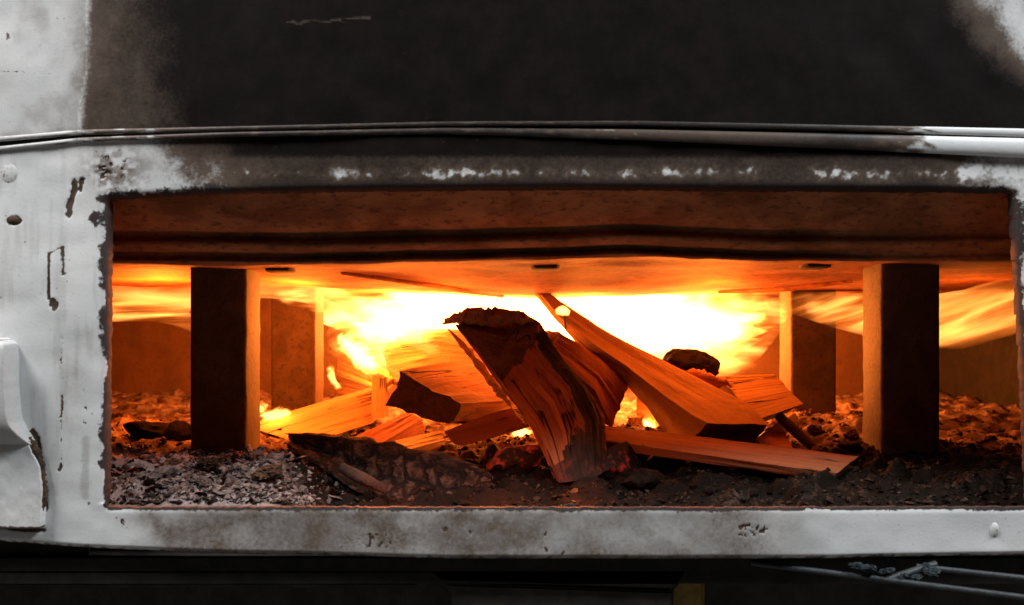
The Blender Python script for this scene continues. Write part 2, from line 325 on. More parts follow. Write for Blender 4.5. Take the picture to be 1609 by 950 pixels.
def frame_wear_shade(x, y):
    nA = fbm(x/38, y/38, 0, 5, 3); nB = fbm(x/9, y/9, 0, 4, 9); nC = fbm(x/110, y/70, 0, 4, 21)
    sd = opening_sdf(x, y)
    top = sst(OPT+60, OPT+0, y)*0+ (y < 312)
    # soot on the top rail: white at the far left, black towards the middle
    s = top*.74*(sst(110, 400, x+(nA-.5)*110+(300-y)*.3)*.62+sst(260, 470, x+(nA-.5)*80)*.32)
    nD = fbm(x/6, y/6, 0, 4, 44); peel = sst(.48, .78, nB*.25+nA*.35+nD*.2+nC*.2+.20*np.exp(-((y-272)/13)**2)+.16*np.exp(-((x-1120)/100)**2)+.10*np.exp(-((x-740)/60)**2)+.05*np.exp(-((x-1370)/90)**2)-.12)
    peel = peel*np.exp(-((y-270-(nC-.5)*30)/19)**2)*sst(320, 420, x)
    s = s-top*peel*.46
    s = s-top*sst(1440, 1609, x+(nA-.5)*80)*.42
    s = s+top*.25*sst(0, 1, (252-y)/14)*sst(200, 400, x)*(x < 1480)  # darker band along the rail just below the lower bead
    # scorched fringe round the opening, ragged
    wl = np.where(x < 400, np.where(y < 330, 13, np.where(y > 560, 8, 10)), 9)
    wl = np.where(x > 1500, 20*sst(480, 320, y)+7, wl)
    wl = np.where(y < 312, 15, wl); wl = np.where(y > 790, 6, wl)
    nF = fbm(x/26, y/26, 0, 3, 47); fr = sst(2.0, -.5, (sd-((nF-.5)*20+(nB-.5)*8)*np.where(y > 788, .4, 1))/wl)
    fr = np.where(np.abs(sd) < 3, np.maximum(fr, 1.0), fr)
    fr = np.maximum(fr, sst(1.5, .3, ell(x+(nB-.5)*22, y+(nA-.5)*26, 150, 347, 14, 15)))
    fr = np.maximum(fr, sst(1.5, .3, ell(x+(nB-.5)*14, y+(nA-.5)*10, 166, 313, 15, 9)))
    # lower edge scorched brown
    e = fe(x)-y
    s = np.maximum(s, .55*sst(17, 2, e+(nB-.5)*14))
    # bottom rail: film of baked dirt fading to clean white at the right
    film = (y > 780)*(sst(185, 290, x+(nA-.5)*60)*(1-sst(1130, 1290, x+(nA-.5)*90)))*(.80+.7*(nC-.5)+.5*(nA-.5))
    film = film+(y > 780)*.22*sst(1120, 1200, x)*(1-sst(1250, 1330, x))
    film = film+(y > 780)*.25*np.exp(-((x-215)/55)**2)*np.exp(-((y-812)/16)**2)
    film = film+.30*np.exp(-((x-115)/34)**2)*np.exp(-((y-600)/70)**2)  # soft darker patch on the left stile, beside the latch bracket
    film = film+(x < 170)*(y < 780)*.16*sst(.5, .72, fbm(x/10, y/90, 0, 4, 40))
    film = film+1.1*np.exp(-((x-180)/44)**2-((y-268)/34)**2)*sst(.3, .6, nB)+.35*np.exp(-((x-235)/50)**2-((y-255)/18)**2)
    film = film+.35*sst(1.2, .5, seg(x+(nB-.5)*5, y, (135, 690), (133, 780), 7))
    # rust spots, chips, weld scars, and a painted shadow under the latch plate
    R = np.zeros_like(x)
    def put(d, a=.8):
        nonlocal R; R = np.maximum(R, a*(.55+.9*nA)*sst(1.4, .6, d))
    jx, jy = x+(nB-.5)*9, y+(nA-.5)*9
    R = np.maximum(R, .62*sst(.60, .68, fbm(x/6, y/6, 0, 3, 77))*np.exp(-((x-172)/40)**2-((y-262)/34)**2)*1.5)
    R = np.maximum(R, .36*sst(.64, .71, fbm(x/5, y/5, 0, 3, 78)))
    put(ell(jx, jy, 22, 347, 12, 8)); put(seg(jx, jy, (118, 285), (106, 338), 6), .6); put(seg(jx, jy, (130, 282), (126, 300), 4))
    put(seg(x+(nB-.5)*3, y, (77, 398), (77, 468), 2.6), .8); put(seg(x+(nB-.5)*3, y, (98, 388), (100, 430), 3.5), .75)
    put(ell(jx, jy, 85, 478, 8, 10)); put(seg(jx, jy, (78, 396), (98, 386), 2.5), .6)
    put(seg(x+(nB-.5)*4, y, (97, 500), (96, 740), 1.0), .52); put(seg(jx, jy, (96, 620), (96, 655), 3), .7); put(ell(jx, jy, 92, 733, 3, 8))
    put(seg(jx, jy, (60, 690), (70, 800), 5), .8); put(ell(jx, jy, 52, 690, 9, 16)); put(seg(jx, jy, (0, 829), (68, 831), 4), .9)  # last mark: shadow under the latch plate, painted as a dark line
    put(seg(jx, jy, (20, 834), (22, 852), 1.5), .5); put(ell(jx, jy, 138, 790, 5, 5), .6); put(ell(jx, jy, 193, 820, 5, 7), .6)
    for cx, cyy in ((857, 838), (857, 862), (596, 855), (738, 837), (885, 868), (700, 832), (1068, 830), (1560, 878)): put(ell(jx, jy, cx, cyy, 4, 5), .55)
    R = np.maximum(R, .66*sst(.56, .66, fbm(x/5, y/5, 0, 3, 90))*np.exp(-((x-1180)/42)**2-((y-832)/14)**2)*1.4)
    R = np.maximum(R, .5*sst(.58, .68, fbm(x/6, y/6, 0, 3, 91))*np.exp(-((x-600)/60)**2-((y-850)/22)**2)*1.4)
    R = np.maximum(R, .5*sst(.58, .68, fbm(x/5, y/5, 0, 3, 92))*np.exp(-((x-130)/30)**2-((y-650)/50)**2)*1.2)
    return np.clip(s, 0, 1), np.clip(R, 0, 1), np.clip(film, 0, 1), np.clip(fr, 0, 1)
# ------------------------------------------------------------------ the stove
stove = tag(empty('wood_stove', P(812, 880, D)), 'white painted steel wood stove with soot blackened top and wide open firebox', 'wood stove')
def spart(o): return attach(o, stove)
def xs_range(step=2.5): return np.concatenate([np.arange(-250, -12, 14), np.arange(-12, 1624, step), np.arange(1624, 1861, 14)])
def build_front():
    xs = xs_range(); ts = np.linspace(0, 1, 262)
    X = np.repeat(xs[None], len(ts), 0); y0 = f2(xs)-2; y1 = fe(xs)
    Y = y0[None]+(y1-y0)[None]*ts[:, None]
    sd = opening_sdf(X, Y)
    keep = sd > -1.3
    # snap edge vertices onto the outline
    gx = opening_sdf(X+.5, Y)-opening_sdf(X-.5, Y); gy = opening_sdf(X, Y+.5)-opening_sdf(X, Y-.5)
    g = np.hypot(gx, gy)+1e-6; near = np.abs(sd) < 1.3
    rag = (fbm(X/7, Y/7, 0, 3, 5)-.5)*3.0
    X = np.where(near, X-gx/g*(sd-rag), X); Y = np.where(near, Y-gy/g*(sd-rag), Y)
    s, R, film, fr = frame_wear_shade(X, Y)
    # relief: gently dented sheet, rolled lower edge, raised lip of the bottom rail
    dep = D + (fbm(X/160, Y/120, 0, 3, 31)-.5)*.004 + .0008*sst(.45, .8, R)
    e = fe(X)-Y
    dep = dep + .014*np.clip(1-e/14, 0, 1)**2
    dep = dep - .001*sst(160, 176, X)*(Y > 780)*sst(796, 806, Y)
    dep = dep + .006*np.exp(-np.maximum(sd, 0)/3.0)*(Y < 790)
    idx = -np.ones(X.shape, int); idx[keep] = np.arange(keep.sum())
    k = dep/F
    V = np.stack([(X-VX)*D/F, dep, H-(Y-VY)*D/F], -1)[keep]
    a, b, c, d = idx[:-1, :-1], idx[:-1, 1:], idx[1:, 1:], idx[1:, :-1]
    q = np.stack([a, b, c, d], -1).reshape(-1, 4); q = q[(q >= 0).all(1)]
    me = bpy.data.meshes.new('front_frame'); me.from_pydata(V.tolist(), [], q[:, ::-1].tolist()); me.update()
    colattr(me, 'wear_shade', np.stack([s, R, film, 1-fr], -1)[keep])
    bm = bmesh.new(); bm.from_mesh(me)
    ed = []
    for e_ in bm.edges:
        if len(e_.link_faces) == 1:
            m = (e_.verts[0].co+e_.verts[1].co)/2
            ed.append(e_)
    r = bmesh.ops.extrude_edge_only(bm, edges=ed)
    for v in r['geom']:
        if isinstance(v, bmesh.types.BMVert): v.co.y += .005
    bmesh.ops.recalc_face_normals(bm, faces=bm.faces)
    bm.to_mesh(me); bm.free()
    o = link('front_frame', me, PAINT, None, True, 50)
    return spart(o)
build_front()
def build_top():
    xs = xs_range(3.0); ys = np.concatenate([np.arange(-330, -8, 14), np.arange(-8, 175, 3.0)]); n2 = 16
    rows = [np.full_like(xs, y) for y in ys]
    for t in np.linspace(0, 1, n2): rows.append(175+(f1(xs)+2-175)*t)
    Y = np.array(rows); X = np.repeat(xs[None], len(Y), 0)
    nA = fbm(X/45, Y/60, 0, 5, 60); nB = fbm(X/9, Y/9, 0, 4, 61); nC = fbm(X/120, Y/150, 0, 3, 62)
    edge = 134-14*sst(90, 210, Y)
    s = .57*sst(-16, 18, X-edge+(nA-.5)*14)
    s = s + .14*sst(135, 215, X)+.34*sst(190, 350, X+(nA-.5)*90-(Y-100)*.25)
    s = s - .10*np.exp(-((X-205)/70)**2)*sst(.4, .6, nA)
    rt = sst(0, 1, (X-1440-np.clip(Y, 0, 200)*.60+(nA-.5)*40)/170)*sst(175, 90, Y)
    s = np.clip(s - .95*rt, 0, 1)
    # pale streak and specks scraped through the soot
    st = sst(1.3, .4, seg(X, Y+(nB-.5)*4, (450, 36), (590, 27), 4.5))*sst(.35, .55, vnoise(X/12, Y/3, 0, 8))
    s = s-.36*st
    R = .30*sst(.66, .72, fbm(X/5, Y/5, 0, 3, 63))
    R = np.maximum(R, .6*sst(1.2, .6, ell(X+(nB-.5)*8, Y, 9, 55, 5, 8))); R = np.maximum(R, .5*sst(1.2, .6, seg(X, Y+(nB-.5)*6, (0, 112), (96, 114), 1.2)))
    R = np.maximum(R, .5*sst(1.2, .6, ell(X+(nB-.5)*8, Y+(nA-.5)*8, 88, 26, 6, 4))); R = np.maximum(R, .45*sst(1.2, .6, seg(X+(nB-.5)*6, Y, (95, 30), (135, 12), 1.2)))
    film = .16+.26*sst(.45, .7, nA)+.35*np.exp(-((edge-X)/26)**2)*(X < edge)+.3*sst(16, 2, f1(X)-Y)
    dep = D+.0015+(nC-.5)*.004
    V = np.stack([(X-VX)*D/F, dep, H-(Y-VY)*D/F], -1).reshape(-1, 3)
    h, wd = X.shape; idx = np.arange(h*wd).reshape(h, wd)
    q = np.stack([idx[:-1, :-1], idx[1:, :-1], idx[1:, 1:], idx[:-1, 1:]], -1).reshape(-1, 4)
    me = bpy.data.meshes.new('upper_panel'); me.from_pydata(V.tolist(), [], q.tolist()); me.update()
    colattr(me, 'wear_shade', np.stack([s, R, np.clip(film, 0, 1), np.ones_like(s)], -1).reshape(-1, 4))
    return spart(link('upper_panel', me, PAINT))
build_top()
def bead(fn, radii, off, name):
    xs = np.arange(-250, 1861, 6.0); k = 14
    V, q, wear_shade = [], [], []
    r = np.interp(xs, BX, radii)*D/F; yy = fn(xs)
    for i, x in enumerate(xs):
        c = P(x, yy[i], D); c.y = D-.0015
        n = vnoise(x/30, 0.0, 0, 4)*.0006
        for j in range(k):
            a = 2*math.pi*j/k; V.append((c.x, c.y+math.cos(a)*(r[i]*(.55 if x < 900 else .34)+n), c.z+math.sin(a)*r[i]))
            s = .44*sst(20, 120, x)+.36*sst(150, 420, x)-.86*sst(1340, 1530, x+(float(fbm(x/30, j*.5, 0, 3, 16))-.5)*160)-.22*sst(820, 980, x)*(1-sst(1200, 1330, x))*(name == 'lower_bead')  # lower bead lightened mid-length: its highlight is put into the soot mask
            s = s-.22*sst(.55, .72, float(fbm(x/16, j*.8, 0, 4, 15)))*(x < 1000)
            if x < 130: s = .08+.36*vnoise(x/25, j*.7, 0, 19)
            wear_shade.append((max(0, s), .3*float(vnoise(x/14, j*.6, 0, 33)), .25*(x < 150), 1))
    for i in range(len(xs)-1):
        for j in range(k): q.append((i*k+j, i*k+(j+1) % k, (i+1)*k+(j+1) % k, (i+1)*k+j))
    me = pymesh(name, V, q); fix_normals(me); colattr(me, 'wear_shade', np.array(wear_shade))
    return spart(link('rim_bead', me, PAINT_BEAD))
bead(f1, [4, 4, 4, 4, 4, 4, 5, 6.5, 7], .003, 'upper_bead')
bead(f2, BR2, .005, 'lower_bead')
# backing plate behind the beads, so no light leaks through the joint
spart(box('joint_strip', (P(-250, 0, D).x, D+.004, P(0, 285, D).z), (P(1860, 0, D).x, D+.008, P(0, 170, D).z), BLACK, None, 0))
# shell of the firebox
XL, XR, YB = -.66, .66, 1.50
ZF, ZT = P(0, 860, D).z-.01, P(0, -330, D).z
def wallgrid(name, o, u, v, nu, nv, amp, seed, mat=None):
    o, u, v = Vector(o), Vector(u), Vector(v); n = u.cross(v).normalized(); V, q = [], []
    for i in range(nu+1):
        for j in range(nv+1):
            p = o+u*(i/nu)+v*(j/nv); V.append(p+n*float((fbm(i*3/nu, j*3/nv, 0, 3, seed)-.5)*amp))
    for i in range(nu):
        for j in range(nv): a = i*(nv+1)+j; q.append((a, a+1, a+nv+2, a+nv+1))
    return spart(link(name, pymesh(name, V, q), mat or WALL))
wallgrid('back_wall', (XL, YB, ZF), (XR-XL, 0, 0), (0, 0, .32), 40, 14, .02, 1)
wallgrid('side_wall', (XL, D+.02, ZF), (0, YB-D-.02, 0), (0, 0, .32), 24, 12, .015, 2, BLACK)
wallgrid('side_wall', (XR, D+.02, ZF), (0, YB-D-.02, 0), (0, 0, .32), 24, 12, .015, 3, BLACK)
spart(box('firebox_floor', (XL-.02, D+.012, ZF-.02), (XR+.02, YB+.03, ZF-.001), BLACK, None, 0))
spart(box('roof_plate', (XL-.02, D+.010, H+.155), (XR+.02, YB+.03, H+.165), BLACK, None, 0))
# jambs closing the space between the opening and the side walls
for x0, x1 in ((XL-.02, P(120, 0, D).x), (P(1660, 0, D).x, XR+.02)):
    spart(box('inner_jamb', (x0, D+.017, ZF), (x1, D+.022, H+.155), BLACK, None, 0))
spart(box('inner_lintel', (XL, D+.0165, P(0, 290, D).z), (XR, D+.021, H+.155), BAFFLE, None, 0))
# baffle: rippled rusty front apron with two grooves, then the sagging underside
def build_baffle():
    prof = [(245, .012), (290, .005), (330, .000), (352, .000), (358, .005), (361, .016), (371, .016), (375, .004), (379, .0005), (387, .0), (391, .004), (393, .012), (400, .013), (403, .004), (406, .0), (409, .003)]
    d0 = .775
    xs = np.linspace(-.655, .655, 260); rows = []
    def rip(x): return (fbm(x*5+3, 0*x, 0, 3, 50)-.5)*14 + (fbm(x*22, 0*x, 0, 2, 52)-.5)*3
    pxs = xs/d0*F+VX
    V = []
    for k, (py, dd) in enumerate(prof):
        wv = rip(xs)*(1 if k > 1 else 0) - 6*np.exp(-((pxs-1050)/330)**2)*(k > 3) + 5*np.exp(-((pxs-420)/260)**2)*(k > 3)
        dp = d0+dd*(1-.65*sst(1180, 1420, pxs)*(3 < k < 14))+(fbm(xs*9, np.full_like(xs, k*.6), 0, 3, 53)-.5)*.006
        dp = dp-.036+.040*np.clip((py-290)/116, -.3, 1)                 # the apron leans: its foot stands farther back
        V.append(np.stack([xs, dp, H-(py+wv-VY)*dp/F], -1))
    zf = V[-1][:, 2]; dl = V[-1][:, 1]
    for t in np.linspace(0.02, 1, 60)**1.3:
        d = d0+.003+t*(YB-d0)
        sag = -.020*sst(0, .42, t)-.008*np.exp(-((xs-.05)/.16)**2)*sst(.1, .5, t)
        V.append(np.stack([xs, np.maximum(d, dl+.001), zf*(1-sst(0, .2, t))+(H+.046)*sst(0, .2, t)+sag+(fbm(xs*12, np.full_like(xs, d*12), 0, 4, 54)-.5)*.007], -1))
    A = np.array(V); h, wd = A.shape[:2]; idx = np.arange(h*wd).reshape(h, wd)
    q = np.stack([idx[:-1, :-1], idx[1:, :-1], idx[1:, 1:], idx[:-1, 1:]], -1).reshape(-1, 4)
    me = bpy.data.meshes.new('baffle'); me.from_pydata(A.reshape(-1, 3).tolist(), [], q.tolist()); me.update()
    return spart(link('baffle', me, BAFFLE)), A
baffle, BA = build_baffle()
def under_z(x, d):
    col = int(np.argmin(abs(BA[0, :, 0]-x))); rows = BA[17:, col]; return float(np.interp(d, rows[:, 1], rows[:, 2]))
def subpart(o, par): o.parent = par; o.matrix_parent_inverse = par.matrix_world.inverted() if False else Matrix.Translation(-Vector(stove.location)) if False else Matrix(); return o
for px in (441, 857, 1281):                    # oblong slots in the underside: dark plates stand in for the shade inside
    d = .86; x = (px-VX)/F*d; z = under_z(x, d)
    bm = bmesh.new(); a = .0125; b = .012
    ring = []
    for (dx, dy) in ((-1, -.45), (-.8, -1), (.8, -1), (1, -.45), (1, .45), (.8, 1), (-.8, 1), (-1, .45)):
        ring.append((dx*a, dy*b))
    V = [(x+u, d+v, z-.0022-(v/b)*.0008) for u, v in ring]+[(x+u*.8, d+v*.8, z-.0030-(v/b)*.0008) for u, v in ring]+[(x+u, d+v, z+.006) for u, v in ring]
    Fc = [tuple(range(8, 16))]+[(i, (i+1) % 8, 8+(i+1) % 8, 8+i) for i in range(8)]+[(16+i, 16+(i+1) % 8, (i+1) % 8, i) for i in range(8)]
    me = pymesh('slot', V, Fc); fix_normals(me)
    o = link('slot', me, BLACK, None, True, 30); o.parent = baffle
    bm.free()
sm = tube('seam', [(P(560, 428, .98).x, .90, under_z(P(560, 0, .90).x, .90)-.001), (P(690, 0, 1.0).x, 1.0, under_z(P(690, 0, 1.0).x, 1.0)-.002), (P(790, 0, 1.12).x, 1.12, under_z(P(790, 0, 1.12).x, 1.12)-.002)], [.002, .0035, .002], BAFFLE, None, 30, 6); sm.parent = baffle
sm = tube('seam', [(P(1130, 0, 1.1).x, 1.10, under_z(P(1130, 0, 1.1).x, 1.1)-.002), (P(1240, 0, 1.0).x, 1.02, under_z(P(1240, 0, 1.02).x, 1.02)-.002), (P(1350, 0, .95).x, .97, under_z(P(1350, 0, .97).x, .97)-.001)], [.002, .004, .002], BAFFLE, None, 30, 6); sm.parent = baffle
# square tube posts
def post(px, d, wid, dep):
    x = (px-VX)/F*d; zb, zt = H-.15, under_z(x, d)+.012
    n = 34; V, q = [], []; hw = wid/2; r = .004
    sec = []
    for (cx, cyy, a0) in ((hw-r, r, -90), (hw-r, dep-r, 0), (-hw+r, dep-r, 90), (-hw+r, r, 180)):
        for k in range(4): a = math.radians(a0+30*k); sec.append((cx+r*math.cos(a), cyy+r*math.sin(a)))
    m = len(sec)
    for i in range(n):
        z = zb+(zt-zb)*i/(n-1)
        for u, v in sec:
            j = float((fbm(u*60+px, v*60, z*60, 3, 70)-.5)*.0016); V.append((x+u*(1+j/hw), d+v+j, z))
    for i in range(n-1):
        for j in range(m): q.append((i*m+j, i*m+(j+1) % m, (i+1)*m+(j+1) % m, (i+1)*m+j))
    q += [tuple(range(m)), tuple(range((n-1)*m, n*m))]
    me = pymesh('support_post', V, q); fix_normals(me)
    spart(link('support_post', me, POST, None, True, 40))
post(342, .85, .0505, .050); post(1432, .85, .0525, .050); post(460, 1.115, .0525, .052); post(1279, 1.115, .0535, .052)
# latch bracket at the left of the front
br = spart(empty('latch_bracket', P(-10, 680, D)))
def bracket():
    # bent upper flange: profile in photo pixels, raised towards the room
    rows = [(530, 12, .010), (536, 24, .017), (548, 30, .021), (600, 31, .022), (650, 34, .021), (672, 42, .018), (690, 52, .011), (700, 57, .004)]
    V, q = [], []; cols = 14; zs = catmull([(a, b, c*1000) for a, b, c in rows], 40)
    for (y, xr, out) in zs:
        out /= 1000; xl = -150
        for j in range(cols):
            t = j/(cols-4) if j <= cols-4 else 1.0
            if j <= cols-4: p = P(xl+(xr-3-xl)*t, y, D); p.y = D-out
            else:
                a = (j-(cols-4))/3*math.pi/2; rr = 3*D/F
                p = P(xr-3, y, D); p.x += rr*math.sin(a); p.y = D-out+rr*(1-math.cos(a))
                if j == cols-1: p.y = D+.002
            V.append(p)
    for i in range(len(zs)-1):
        for j in range(cols-1): a = i*cols+j; q.append((a, a+1, a+cols+1, a+cols))
    t0 = len(V)
    for j in range(cols): p = V[j].copy(); p.y = D+.002; V.append(p)
    for j in range(cols-1): q.append((j, t0+j, t0+j+1, j+1))
    me = pymesh('flange', V, q); fix_normals(me)
    A = np.array([tuple(v) for v in V]); X = A[:, 0]*F/D+VX; Y = (H-A[:, 2])*F/D+VY
    nb = fbm(X/8, Y/8, 0, 4, 5)
    s = .45*sst(542, 532, Y)*sst(.35, .6, nb)+.0*X
    colattr(me, 'wear_shade', np.stack([s, .7*sst(1.2, .5, ell(X, Y, 3, 627, 5, 9))+.3*sst(.6, .7, nb), .30+.25*(nb-.5)+0*X, 1+0*X], -1))  # small dark oval: shade inside the flange slot, put into the colour
    o = link('flange', me, PAINT, None, True, 50); o.parent = br
    # lower flat plate
    V, q = [], []; nx, ny = 60, 40
    for i in range(ny):
        for j in range(nx):
            t = i/(ny-1); xr = 52+20*sst(690, 745, 690+t*136)-3*sst(.8, 1, t); x = -150+(xr+150)*j/(nx-1); y = 690+t*136
            rg = (float(vnoise(y/5, 1.5, 0, 7))-.5)*5*(j == nx-1)
            p = P(x+rg, y, D); p.y = D-.007-(.001*float(fbm(x/30, y/30, 0, 2, 8))); V.append(p)
    for i in range(ny-1):
        for j in range(nx-1): a = i*nx+j; q.append((a, a+1, a+nx+1, a+nx))
    me = pymesh('lower_plate', V, q); bm = bmesh.new(); bm.from_mesh(me)
    r = bmesh.ops.extrude_edge_only(bm, edges=[e for e in bm.edges if len(e.link_faces) == 1])
    for v in r['geom']:
        if isinstance(v, bmesh.types.BMVert): v.co.y = D+.003
    bmesh.ops.recalc_face_normals(bm, faces=bm.faces); bm.to_mesh(me); bm.free()
    A = np.array([tuple(v.co) for v in me.vertices]); X = A[:, 0]*F/D+VX; Y = (H-A[:, 2])*F/D+VY; nb = fbm(X/7, Y/7, 0, 4, 6)
    rs = .30*sst(14, 4, np.abs(X-(52+20*sst(690, 745, Y)))+(nb-.5)*20)*sst(.38, .62, nb)*.8+.9*sst(5, 1, 826-Y+(nb-.5)*6)  # rusty right edge; bottom edge painted dark for its shadow
    colattr(me, 'wear_shade', np.stack([.2*sst(.6, .7, nb), np.clip(rs, 0, 1), .12+.3*(nb-.5), 1+0*X], -1))
    o = link('lower_plate', me, PAINT, None, True, 50); o.parent = br
    pts = [P(50, 686, D), P(60, 706, D), P(70, 740, D), P(71, 780, D), P(68, 806, D)]
    for p in pts: p.y = D-.003
    wl_ = tube('weld_seam', pts, [.0018, .0034, .0022, .0026, .0014], RUSTY, None, 46, 8)
    for v in wl_.data.vertices: v.co += Vector((float(vnoise(v.co.z*420, v.co.x*300, 0, 3)-.5)*.0032, 0, 0))
    wl_.parent = br
    for ch in br.children: ch.matrix_parent_inverse = Matrix.Translation(-P(-10, 680, D))
bracket()
def rivet_and_hole(px, py, rx, rz, out, soot=0.0, rust_shade=.2):
    V, q = [], []; n, k = 6, 18; c = P(px, py, D)
    for i in range(n):
        a = math.pi/2*i/(n-1)
        for j in range(k):
            t = 2*math.pi*j/k; V.append((c.x+rx*D/F*math.cos(t)*math.cos(a), D+.001-out*math.sin(a), c.z+rz*D/F*math.sin(t)*math.cos(a)))
    for i in range(n-1):
        for j in range(k): q.append((i*k+j, i*k+(j+1) % k, (i+1)*k+(j+1) % k, (i+1)*k+j))
    me = pymesh('rivet_and_hole', V, q); fix_normals(me); colattr(me, 'wear_shade', np.tile([[soot, rust_shade, .15, 1]], (len(V), 1)))
    spart(link('rivet_and_hole', me, PAINT))
rivet_and_hole(14, 272, 17, 20, .0022, .14, .38); rivet_and_hole(1563, 832, 8, 13, .0025, .12, .35); rivet_and_hole(22, 346, 11, 8, .003, .75, .6)  # last one: dark dome standing in for the shade in a screw hole
# underside: base skirt, ledges, ash drawer
zb0 = P(0, 860, D).z
spart(box('base_skirt', (-.70, D+.045, .02), (.70, D+.055, zb0+.005), DARKST, None, .002))
spart(box('base_ledge', (-.70, D+.012, P(0, 904, D+.012).z), (P(690, 0, D).x, D+.05, P(0, 893, D+.012).z), BLACK, None, .002))
spart(box('base_ledge', (-.70, D+.022, P(0, 925, D+.022).z), (P(650, 0, D).x, D+.05, P(0, 914, D+.022).z), DARKST, None, .002))
dr = spart(empty('ash_drawer', P(885, 950, D+.02)))
def drawer():
    d = D+.018
    def prism(name, pts, d0, d1, mat):
        n = len(pts); V = [P(x, y, d0) for x, y in pts]; V += [Vector((v.x, d1, v.z)) for v in V]
        me = pymesh(name, V, [tuple(range(n)), tuple(range(n, 2*n))]+[(i, (i+1) % n, n+(i+1) % n, n+i) for i in range(n)]); fix_normals(me)
        bm = bmesh.new(); bm.from_mesh(me); bmesh.ops.bevel(bm, geom=bm.edges[:], offset=.0015, segments=2, affect='EDGES'); bm.to_mesh(me); bm.free()
        o = link(name, me, mat, None, True, 40); o.parent = dr; o.matrix_parent_inverse = Matrix.Translation(-P(885, 950, D+.02)); return o
    prism('drawer_lip', [(672, 894), (1082, 894), (1062, 926), (692, 914)], d-.006, d+.03, BLACK)
    prism('drawer_front', [(702, 917), (1058, 929), (1052, 1010), (720, 1010)], d, d+.035, DARKST)
drawer()
floor = tag(box('floor', (-6, -5, -.05), (6, 6, 0), FLOOR, None, 0), kind='structure')
# things under the right side: an ochre brick, grey rods with clinker
def loft_block(name, pts, d0, d1, mat, label, cat, bev=.003):
    n = len(pts); V = [P(x, y, d0) for x, y in pts]; V += [Vector((v.x, d1, v.z)) for v in V]
    me = pymesh(name, V, [tuple(range(n)), tuple(range(n, 2*n))]+[(i, (i+1) % n, n+(i+1) % n, n+i) for i in range(n)]); fix_normals(me)
    bm = bmesh.new(); bm.from_mesh(me); bmesh.ops.bevel(bm, geom=bm.edges[:], offset=bev, segments=2, affect='EDGES'); bm.to_mesh(me); bm.free()
    return tag(link(name, me, mat, None, True, 40), label, cat)
loft_block('firebrick', [(1082, 886), (1108, 888), (1108, 1750), (1050, 1750), (1052, 925)], D+.026, D+.042, YELLOW, 'ochre yellow brick standing upright beside the dark ash drawer', 'brick')
gr = tag(empty('fire_grate', P(1450, 900, .74)), 'grey steel rod grate poking out under the right end of the stove', 'grate')
def grate_bar(a, b, r):
    o = tube('bar', [P(*a), P(*b)], [r, r], ROD, None, 20, 8); attach(o, gr)
grate_bar((1180, 884, .712), (1700, 950, .66), .0022); grate_bar((1440, 890, .70), (1700, 918, .68), .0022); grate_bar((1395, 910, .69), (1470, 886, .70), .0028)
# ------------------------------------------------------------------ lumps
def lump_mesh(seed, rough=.45, sub=2, cut=True):
    bm = bmesh.new(); bmesh.ops.create_icosphere(bm, subdivisions=sub, radius=1)
    rs = random.Random(seed); planes = [(Vector((rs.gauss(0, 1), rs.gauss(0, 1), rs.gauss(0, 1))).normalized(), rs.uniform(.5, .9)) for _ in range(7)]
    for v in bm.verts:
        n = v.co.normalized(); rr = 1+rough*(float(fbm(n.x*1.7+seed*3.1, n.y*1.7, n.z*1.7, 4, seed))-.5)*2
        co = n*rr
        if cut:
            for pn, pd in planes:
                k = co.dot(pn)-pd
                if k > 0: co -= pn*k*.85
        v.co = co
    me = bpy.data.meshes.new('lump'); bm.to_mesh(me); bm.free(); return me
LUMPS = [lump_mesh(i, .5, 3) for i in range(6)]
def crust_mesh(seed):
    bm = bmesh.new(); bmesh.ops.create_icosphere(bm, subdivisions=4, radius=1)
    A = np.array([tuple(v.co) for v in bm.verts]); n1 = fbm(A[:, 0]*1.5+seed*5, A[:, 1]*1.5, A[:, 2]*1.5, 3, seed); n2 = np.abs(fbm(A[:, 0]*5+seed, A[:, 1]*5, A[:, 2]*5, 4, seed+9)-.5)
    for v, r in zip(bm.verts, .55+.9*n1-1.5*n2): v.co *= r
    me = bpy.data.meshes.new('clump'); bm.to_mesh(me); bm.free(); return me
CRUSTS = [crust_mesh(i) for i in range(5)]
def ragged_mesh(seed):
    bm = bmesh.new(); bmesh.ops.create_icosphere(bm, subdivisions=4, radius=1)
    A = np.array([tuple(v.co) for v in bm.verts]); n1 = fbm(A[:, 0]*1.1+seed*5, A[:, 1]*1.1, A[:, 2]*1.1, 2, seed); n2 = fbm(A[:, 0]*9+seed, A[:, 1]*2, A[:, 2]*3, 4, seed+9)-.5
    for v, r in zip(bm.verts, .55+.9*n1+.35*n2): v.co *= r; v.co.z = max(-.6, min(.72+.25*float(vnoise(v.co.x*7, v.co.y*7, 0, seed)), v.co.z))
    me = bpy.data.meshes.new('chunk'); bm.to_mesh(me); bm.free(); return me
RAGGED = ragged_mesh(3)
